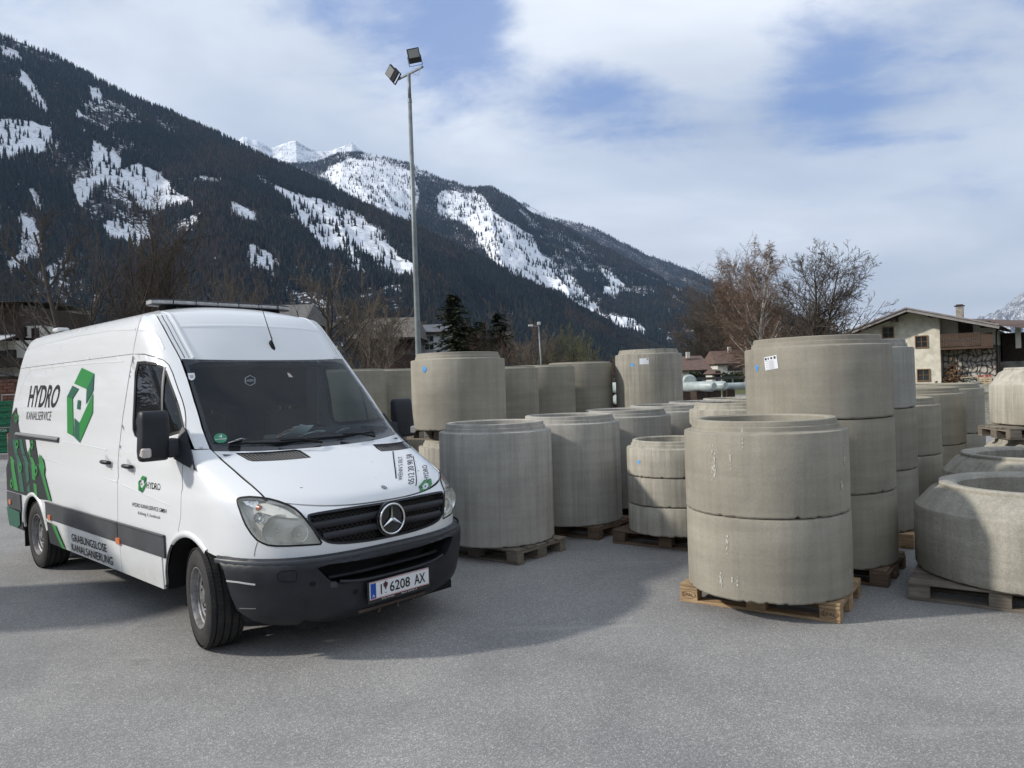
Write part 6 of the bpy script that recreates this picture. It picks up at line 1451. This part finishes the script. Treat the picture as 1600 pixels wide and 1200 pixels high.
# kerb wall / terrace in front of the chalet
mb=MB(); mb.box(cw(X(1500),-3.2,.12),(16,.35,.75),rz=CRZ); tag(mb.build('garden_wall',mat('garden_wall_grey',(.30,.29,.26),.9,var=.3)),'low grey garden wall in front of the chalet','wall')
# long low roof left of the chalet
Yb=50; pb=at(1258,590,Yb)
LBn=House('low_shed',(pb[0],Yb,0),0,'long low shed with a brown roof left of the chalet','shed'); w_=at(1345,590,Yb)[0]-pb[0]
LBn.box('wall',(w_/2,1.6,1.5),(w_-.6,3,3.0),wooddk); mb=MB(); mb.add([(-.2,-.1,at(1300,534,Yb)[2]-.15),(w_+.3,-.1,at(1300,534,Yb)[2]-.15),(w_+.3,2.2,at(1300,525,Yb)[2]),(-.2,2.2,at(1300,525,Yb)[2]),(-.2,4.4,at(1300,534,Yb)[2]-.2),(w_+.3,4.4,at(1300,534,Yb)[2]-.2)],[(0,1,2,3),(3,2,5,4)]); mb.build('roof',roofb,LBn.e)
# two small white houses in the middle distance
def cottage(px0,px1,pye,pyr,pyb,Y,label,roofm,wins,chim=None,wallm=stucco,ov=.5,depth=7,rz=0.0,over=None):
    p=at(px0,590,Y); w=at(px1,590,Y)[0]-p[0]; ze=at((px0+px1)/2,pye,Y)[2]; zr_=at((px0+px1)/2,pyr,Y+depth/2)[2]
    h=House('house',(p[0],Y,0),rz,label); h.box('wall',(w/2,depth/2,ze/2-.5),(w,depth,ze+1.0),wallm)
    mb=MB(); mb.add([(-ov,-ov,ze),(w+ov,-ov,ze),(w+ov*.3,depth/2,zr_),(-ov*.3,depth/2,zr_),(-ov,depth+ov,ze),(w+ov,depth+ov,ze)],[(0,1,2,3),(3,2,5,4),(0,3,4),(1,5,2)]); 
    rf=mb.build('roof',roofm,h.e)
    mb=MB(); mb.box((w/2,-ov+.02,ze-.09),(w+2*ov,.08,.16)); mb.build('eaves_board',wooddk,rf)
    if chim:
        x_=at(chim[0],590,Y)[0]-p[0]; mb=MB(); mb.box((x_,depth*.35,zr_+.1),(.45,.45,.8)); mb.build('chimney',stucco,rf)
    for (wx,wy,ww,wh) in wins:
        h.window(at(wx,590,Y)[0]-p[0],at(wx,wy,Y)[2],ww,wh,-.0,fm=wooddk if wallm is stucco else framel,nx=2,nz=1)
    return h
cottage(1064,1106,578,556,592,95,'white single storey house with a red brown roof right of the sunlit stack',roofr,[(1100,587,.9,1.1)],chim=(1083,558))
cottage(1122,1205,567,547,592,105,'white house with two small dark windows behind the thickets',roofr,[(1144,572,1.2,1.3),(1154,572,1.2,1.3)],chim=(1149,548))
cottage(1113,1125,584,577,592,90,'small white annex between the two white houses',roofr,[(1122,587,.6,1.2)],depth=3,ov=.3)
# house behind the mast
Hm=cottage(640,706,519,507,552,62,'white two storey house with a grey roof behind the tall mast',roofg,[(672.5,529.5,.85,.6),(672.5,542,.85,.6),(650,515.5,.5,.5)],depth=7,ov=.35,wallm=mat('house_wall_white',(.66,.68,.72),.85))
cottage(565,640,529,497,560,56,'dark timber barn with a grey brown roof left of the mast',mat('roof_grey_brown',(.12,.105,.09),.85,var=.3,vscale=2),[(600,540,.8,.6)],wallm=mat('timber_reddish',(.085,.05,.042),.85,var=.3,vscale=3),ov=.9,depth=8)
cottage(925,952,583,574,590,80,'small dark gabled hut behind the flat-topped far row',wooddk,[(938,586,.5,.4)],wallm=wooddk,depth=3,ov=.4)
cottage(335,470,505,478,560,70,'grey brown roofed farmhouse showing above the van roof',mat('roof_dull_grey',(.13,.125,.12),.85,var=.3,vscale=2),[(440,520,.8,.7)],wallm=wooddk,ov=.9,depth=9)
# left edge houses
Yl=46; pl0=at(-120,590,Yl); LH=House('apartment_house',(pl0[0],Yl,0),0,'old house with snowy eave and dark balconies at the left edge')
xx=lambda px:at(px,590,Yl)[0]-pl0[0]; zz_=lambda px,py:at(px,py,Yl)[2]
LH.box('wall',((xx(48)+0)/2,4,zz_(20,535)/2-.3),(xx(48),8,zz_(20,530)+.6),stucco); LH.box('upper_storey',(xx(30)/2+.2,3.8,(zz_(20,530)+zz_(20,478))/2+.1),(xx(22),7.2,zz_(20,478)-zz_(20,530)),wooddk)
LH.box('white_gable',((xx(14)+xx(56))/2,2.2,(zz_(30,508)+zz_(30,527))/2),(xx(56)-xx(14),3,zz_(30,508)-zz_(30,527)),stucco)
mb=MB(); mb.add([(-.5,-.9,zz_(0,473)),(xx(40),-.9,zz_(40,473)-.0),(xx(34),4,zz_(30,462)),(-.5,4,zz_(0,462)),(-.5,9,zz_(0,470)),(xx(40),9,zz_(40,470))],[(0,1,2,3),(3,2,5,4)]); mb.build('roof',mat('roof_snowy',(.45,.46,.48),.8,var=.6,vscale=1.2,vc=(.10,.09,.08)),LH.e)
for i in range(12):
    x0=xx(-10)+(xx(32)-xx(-10))*i/12; mb=MB(); mb.box((x0+.07,-1.0,zz_(16,531)+.05),(.10,1.6,.07),mat=Matrix.Rotation(R(16),3,'X')); mb.build('roof_batten',mat('snowy_batten',(.55,.56,.58),.8),LH.e)
mb=MB(); mb.add([(-.2,-1.8,zz_(16,535)),(xx(34),-1.8,zz_(16,535)),(xx(30),.0,zz_(16,527)),(-.2,0,zz_(16,527))],[(0,1,2,3)]); mb.build('lower_roof',roofb,LH.e)
LH.box('balcony',((xx(-60)+xx(38))/2,-.5,zz_(16,567)),(xx(38)-xx(-60),1.0,.55),wooddk); LH.box('balcony',((xx(-60)+xx(26))/2,-.5,zz_(16,592)-.0),(xx(30)-xx(-60),1.0,.3),wooddk)
for px,py,w,h in ((19,554,.65,.6),(28,517,.45,.6),(47,519,.45,.6),(6,556,.5,.6)):
    LH.window(xx(px),zz_(px,py),w,h,-.0 if py>530 else .70,fm=wooddk,nx=1,nz=2)
brick=mat('brick_red_brown',(.15,.065,.045),.9,var=.4,vscale=3); q=random.Random(9)
bw=empty('brick_garden_wall',(at(-60,590,38)[0],38,0),0,'red brown brick wall section at the left edge behind the green crates','brick wall'); z0=at(10,613,38)[2]; z1=at(10,593,38)[2]
wl=at(32,590,38)[0]-at(-60,590,38)[0]; mb=MB(); mb.box((wl/2,.1,(z1)/2),(wl,.16,z1)); mb.build('core',mat('mortar_dark',(.10,.09,.08),.95),bw)
rows=int(z1/.17); bme=bmesh_box('brick',(.38,.06,.145),brick)
for r_ in range(rows):
    for c_ in range(int(wl/.40)):
        if r_<rows-9 or c_<int(wl/.40)-10: continue
        o=bpy.data.objects.new('brick',bme); col.objects.link(o); o.parent=bw; o.location=(.2+c_*.40+(.2 if r_%2 else 0)-.1,0.0+q.uniform(-.008,.004),.09+r_*.17)
mb=MB()
for r_ in range(rows):
    for c_ in range(int(wl/.40)):
        if r_<rows-9 or c_<int(wl/.40)-10: mb.box((.2+c_*.40+(.2 if r_%2 else 0)-.1,0,.09+r_*.17),(.38,.06,.145))
mb.build('brickwork',brick,bw)['kind']='stuff'
mb=MB(); mb.box((at(-20,590,40)[0],42,.3),(9,3,1.2)); 
# ---------------- masts and lamps ----------------
galv=mat('galvanised_steel',(.21,.235,.24),.5,.35,var=.2,vscale=6); blk=mat('floodlight_black',(.02,.02,.022),.45); lens=mat('floodlight_glass',(.34,.35,.34),.15,coat=.6)
Ym=20; pm=at(655,590,Ym); ML=empty('floodlight_mast',(pm[0],Ym,0),0,'tall galvanised mast carrying two black floodlights','light mast')
Hm_=at(642,116,Ym)[2]; zt_=Hm_
mb=MB(); mb.path([(0,0,0),(0,0,2),(0,0,Hm_*.55),(0,0,Hm_*.93)],[.085,.082,.066,.052],14); mb.build('pole',galv,ML,smooth=True)
mb=MB(); mb.path([(0,0,Hm_*.929),(0,0,Hm_)],[.046,.044],12); mb.build('pole_top',galv,ML,smooth=True)
mb=MB(); mb.tube((0,0,Hm_*.925),(0,0,Hm_*.935),.058,.058,14); mb.build('pole_collar',galv,ML)
aL=np.array(at(622,122,Ym+.25))-np.array([pm[0],Ym,0]); aR=np.array(at(661,103.5,Ym-.25))-np.array([pm[0],Ym,0])
aL=np.array([aL[0],.35,zt_+.02]); aR=np.array([aR[0],-.35,zt_+.04])
mb=MB(); mb.tube(aL,aR,.035,.035,6); mb.build('cross_arm',galv,ML)
def flood(base,corn,label,tilt):
    e=empty('floodlight',tuple(base)); e.parent=ML; e.rotation_euler=tilt; e['label']=label
    mb=MB(); mb.box((0,0,.18),(.32,.06,.36)); mb.build('housing',blk,e,bevel=.012)
    mb=MB(); mb.box((0,-.035,.235),(.27,.012,.20)); mb.build('glass',lens,e)
    mb=MB()
    for a in (-.172,.172): mb.box((a,.02,.06),(.012,.05,.24))
    mb.box((0,.02,-.06),(.355,.05,.012)); mb.build('bracket',blk,e)
    mb=MB()
    for a in np.linspace(-.13,.13,8): mb.box((a,.048,.18),(.008,.04,.32))
    mb.build('cooling_fins',blk,e)['kind']='stuff'
flood((aR[0]-.17,aR[1]-.1,aR[2]+.06),None,'right floodlight facing the yard',(R(22),R(-13),R(8)))
flood((aL[0]-.06,aL[1]-.05,aL[2]+.02),None,'left floodlight turned to the side',(R(20),R(-35),R(-48)))
mb=MB(); mb.path([(aR[0]-.05,aR[1],aR[2]),(aR[0]-.12,aR[1],aR[2]-.22),(aR[0]-.35,aR[1],aR[2]-.14)],.010,5); mb.build('cable',mat('white_cable',(.6,.6,.6),.6),ML)
Ys=40; ps=at(846.5,590,Ys); SL=empty('street_lamp',(ps[0],Ys,0),0,'slim grey street lamp with a white head behind the flat-topped row','street lamp'); h_=at(843,506,Ys)[2]
mb=MB(); mb.path([(0,0,0),(0,0,h_*.5),(-.08,0,h_)],[.055,.045,.035],8); mb.build('pole',galv,SL,smooth=True); mb=MB(); mb.tube((-.08,0,h_-.12),(-.45,0,h_-.10),.022,.022,6); mb.build('arm',galv,SL)
mb=MB(); mb.box((-.50,0,h_-.08),(.26,.2,.10)); mb.box((-.06,0,h_+.02),(.18,.16,.16)); mb.build('lamp_head',framel,SL,bevel=.02)
# ---------------- green crates at the left edge ----------------
gcr=mat('crate_green_plastic',(.010,.16,.075),.45,0,.5,coat=.2,var=.3,vscale=4); Yg=24; lbs=('lowest','second lowest','third','fourth','fifth','sixth','seventh','topmost')
for cidx,px in enumerate((9,-30)):
    pg=at(px,700,Yg)
    for k in range(8):
        e=empty('plastic_crate',(pg[0],Yg,.02+k*.205+(.05 if k>3 else 0)),R(4),('%s green plastic crate of the %s at the left edge'%(lbs[k],('right stack','left stack')[cidx])),'plastic crate','green plastic crates stacked at the left edge')
        mb=MB(); mb.box((0,0,.14),(.74,.60,.10)); mb.build('crate_body',gcr,e,bevel=.01); mb=MB(); mb.box((0,0,.035),(.66,.52,.07)); mb.build('crate_base',gcr,e)
        mb=MB(); mb.box((0,-.305,.185),(.76,.03,.03)); mb.build('crate_rim',gcr,e); mb=MB(); mb.box((.06,-.306,.10),(.36,.014,.05)); mb.build('grip_panel',gcr,e,bevel=.004)
        if k==3 and cidx==0: me=text_mesh('lettering','TICSA',.11,0); o=link('lettering',me,framel,e); o.rotation_euler=(math.pi/2,0,0); o.location=(-.05,-.325,.11)
    for z in (.02+4*.205+.005,):
        mb=MB(); mb.box((pg[0],Yg,z+.018),(.86,.66,.032)); tag(mb.build('spacer_board',fasc),'pale spacer board between the crates of the %s'%(('right stack','left stack')[cidx]),'board')
mb=MB()
px0,px1=at(3,620,Yg)[0],at(24,620,Yg)[0]; zt2=at(14,617,Yg)[2]
for x in (px0,px1): mb.tube((x,Yg,.02+8*.205+.05),(x,Yg,zt2),.018,.018,5)
mb.tube((px0,Yg,zt2),(px1,Yg,zt2),.018,.018,5); tag(mb.build('tube_frame',fasc),'small pale tube frame standing on the green crates','frame')
mb=MB(); mb.box((at(10,705,22)[0],22,.08),(1.6,.3,.16)); tag(mb.build('kerb_stone',fasc),'pale kerb stone lying in front of the green crates','kerb stone')
# ---------------- wrapped tanks, rail, hedges behind ----------------
tank=mat('wrapped_white_tank',(.36,.41,.40),.4,coat=.3,var=.25,vscale=3); endg=mat('tank_end_green',(.06,.14,.10),.5)
def ttank(px,py,Y,r,l,label,rz,grn=True,z=None):
    P=at(px,py,Y); e=empty('wrapped_pipe',(P[0],Y,P[2]),rz,label,'wrapped pipe','white wrapped pipes in the middle distance'); mb=MB(); prof=[(0,-l/2),(r*.8,-l/2),(r,-l/2+.05),(r,l/2-.1),(r*.7,l/2),(0,l/2)]; mb.lathe(prof,24,'X'); mb.build('pipe',tank,e,auto=40)
    if grn: mb=MB(); mb.lathe([(0,-l/2-.02),(r*.86,-l/2-.02),(r*.86,-l/2+.03)],20,'X'); mb.build('end_cap',endg,e)
    mb=MB(); mb.box((0,0,-r-(P[2]-r)/2+.02),(.3,.5,max(.1,P[2]-r))); mb.build('cradle',wooddk,e)
ttank(1076,596,26,.24,1.1,'upright looking wrapped pipe end right of the sunlit stack',R(80),False); ttank(1092,604,25,.17,1.4,'wrapped pipe with a green end cap',R(-60)); ttank(1113,603,26,.16,1.3,'wrapped pipe with a dark end behind the green capped one',R(-62)); ttank(1138,604,28,.14,1.5,'long wrapped pipe lying in front of the road rail',R(5),False)
ttank(961,606,22,.16,1.4,'stacked wrapped pipe visible left of the sunlit stack',R(-80)); ttank(962,624,22,.16,1.4,'lower wrapped pipe visible left of the sunlit stack',R(-80),False)
rl=mat('guard_rail_dark',(.045,.05,.045),.6); P0=at(1075,594,62); P1r=at(1215,588,62); e=empty('guard_rail',(P0[0],62,0),0,'dark guard rail along the road in front of the white houses','guard rail'); zr2=at(1120,591,62)[2]; wl=P1r[0]-P0[0]
mb=MB(); mb.box((wl/2,0,zr2),(wl,.08,.22)); mb.build('rail',rl,e)
for i in range(7): mb=MB(); mb.box((.3+i*(wl-.6)/6,.06,zr2/2-.1),(.10,.10,zr2+.2)); mb.build('post',fasc,e)
mb=MB(); mb.add([(-60,58,-.012),(120,52,-.012),(120,60,-.012),(-60,66,-.012)],[(0,1,2,3)]); tag(mb.build('road',asph),kind='structure')
hd=mat('hedge_green',(.030,.042,.018),.9,bump=1,bscale=6,var=.5,vscale=3)
def hedge(px0,px1,pyt,Y,label):
    x0,x1=at(px0,590,Y)[0],at(px1,590,Y)[0]; zt=at((px0+px1)/2,pyt,Y)[2]; q=random.Random(int(px0)); mb=MB()
    n=int((x1-x0)*zt*60)+200
    for i in range(n):
        c=Vector((q.uniform(x0,x1),Y+q.uniform(-.6,.6),q.random()**.7*zt)); a=Vector((q.gauss(0,1),q.gauss(0,1),q.gauss(0,1))).normalized()*.16; b=a.cross(Vector((q.gauss(0,1),q.gauss(0,1),q.gauss(0,1)))).normalized()*.12; mb.add([c-a,c+b,c+a,c-b],[(0,1,2,3)])
    mb.box(((x0+x1)/2,Y,zt/2-.1),(x1-x0-.3,.8,zt-.3)); tag(mb.build('hedge',hd),label,'hedge','clipped hedges by the white houses')
hedge(1078,1095,581,88,'dark clipped hedge in front of the red brown roofed house'); hedge(1128,1162,582,86,'dark clipped hedge in front of the two windowed house')
# grassy bank behind the flat-topped rings
P=np.zeros((40,8,3)); 
for i in range(40):
    for j in range(8):
        x=at(755,590,46)[0]+(at(930,590,46)[0]-at(755,590,46)[0])*i/39; y=42+j*1.6; h=.0+2.45*math.sin(math.pi*(j+.2)/7.4)*math.sin(math.pi*min(1,max(0,i/39)))**.35; P[i,j]=(x,y,h-.05+.08*math.sin(i*1.3+j))
tag(grid_mesh('grass_bank',P,meadow),kind='structure')
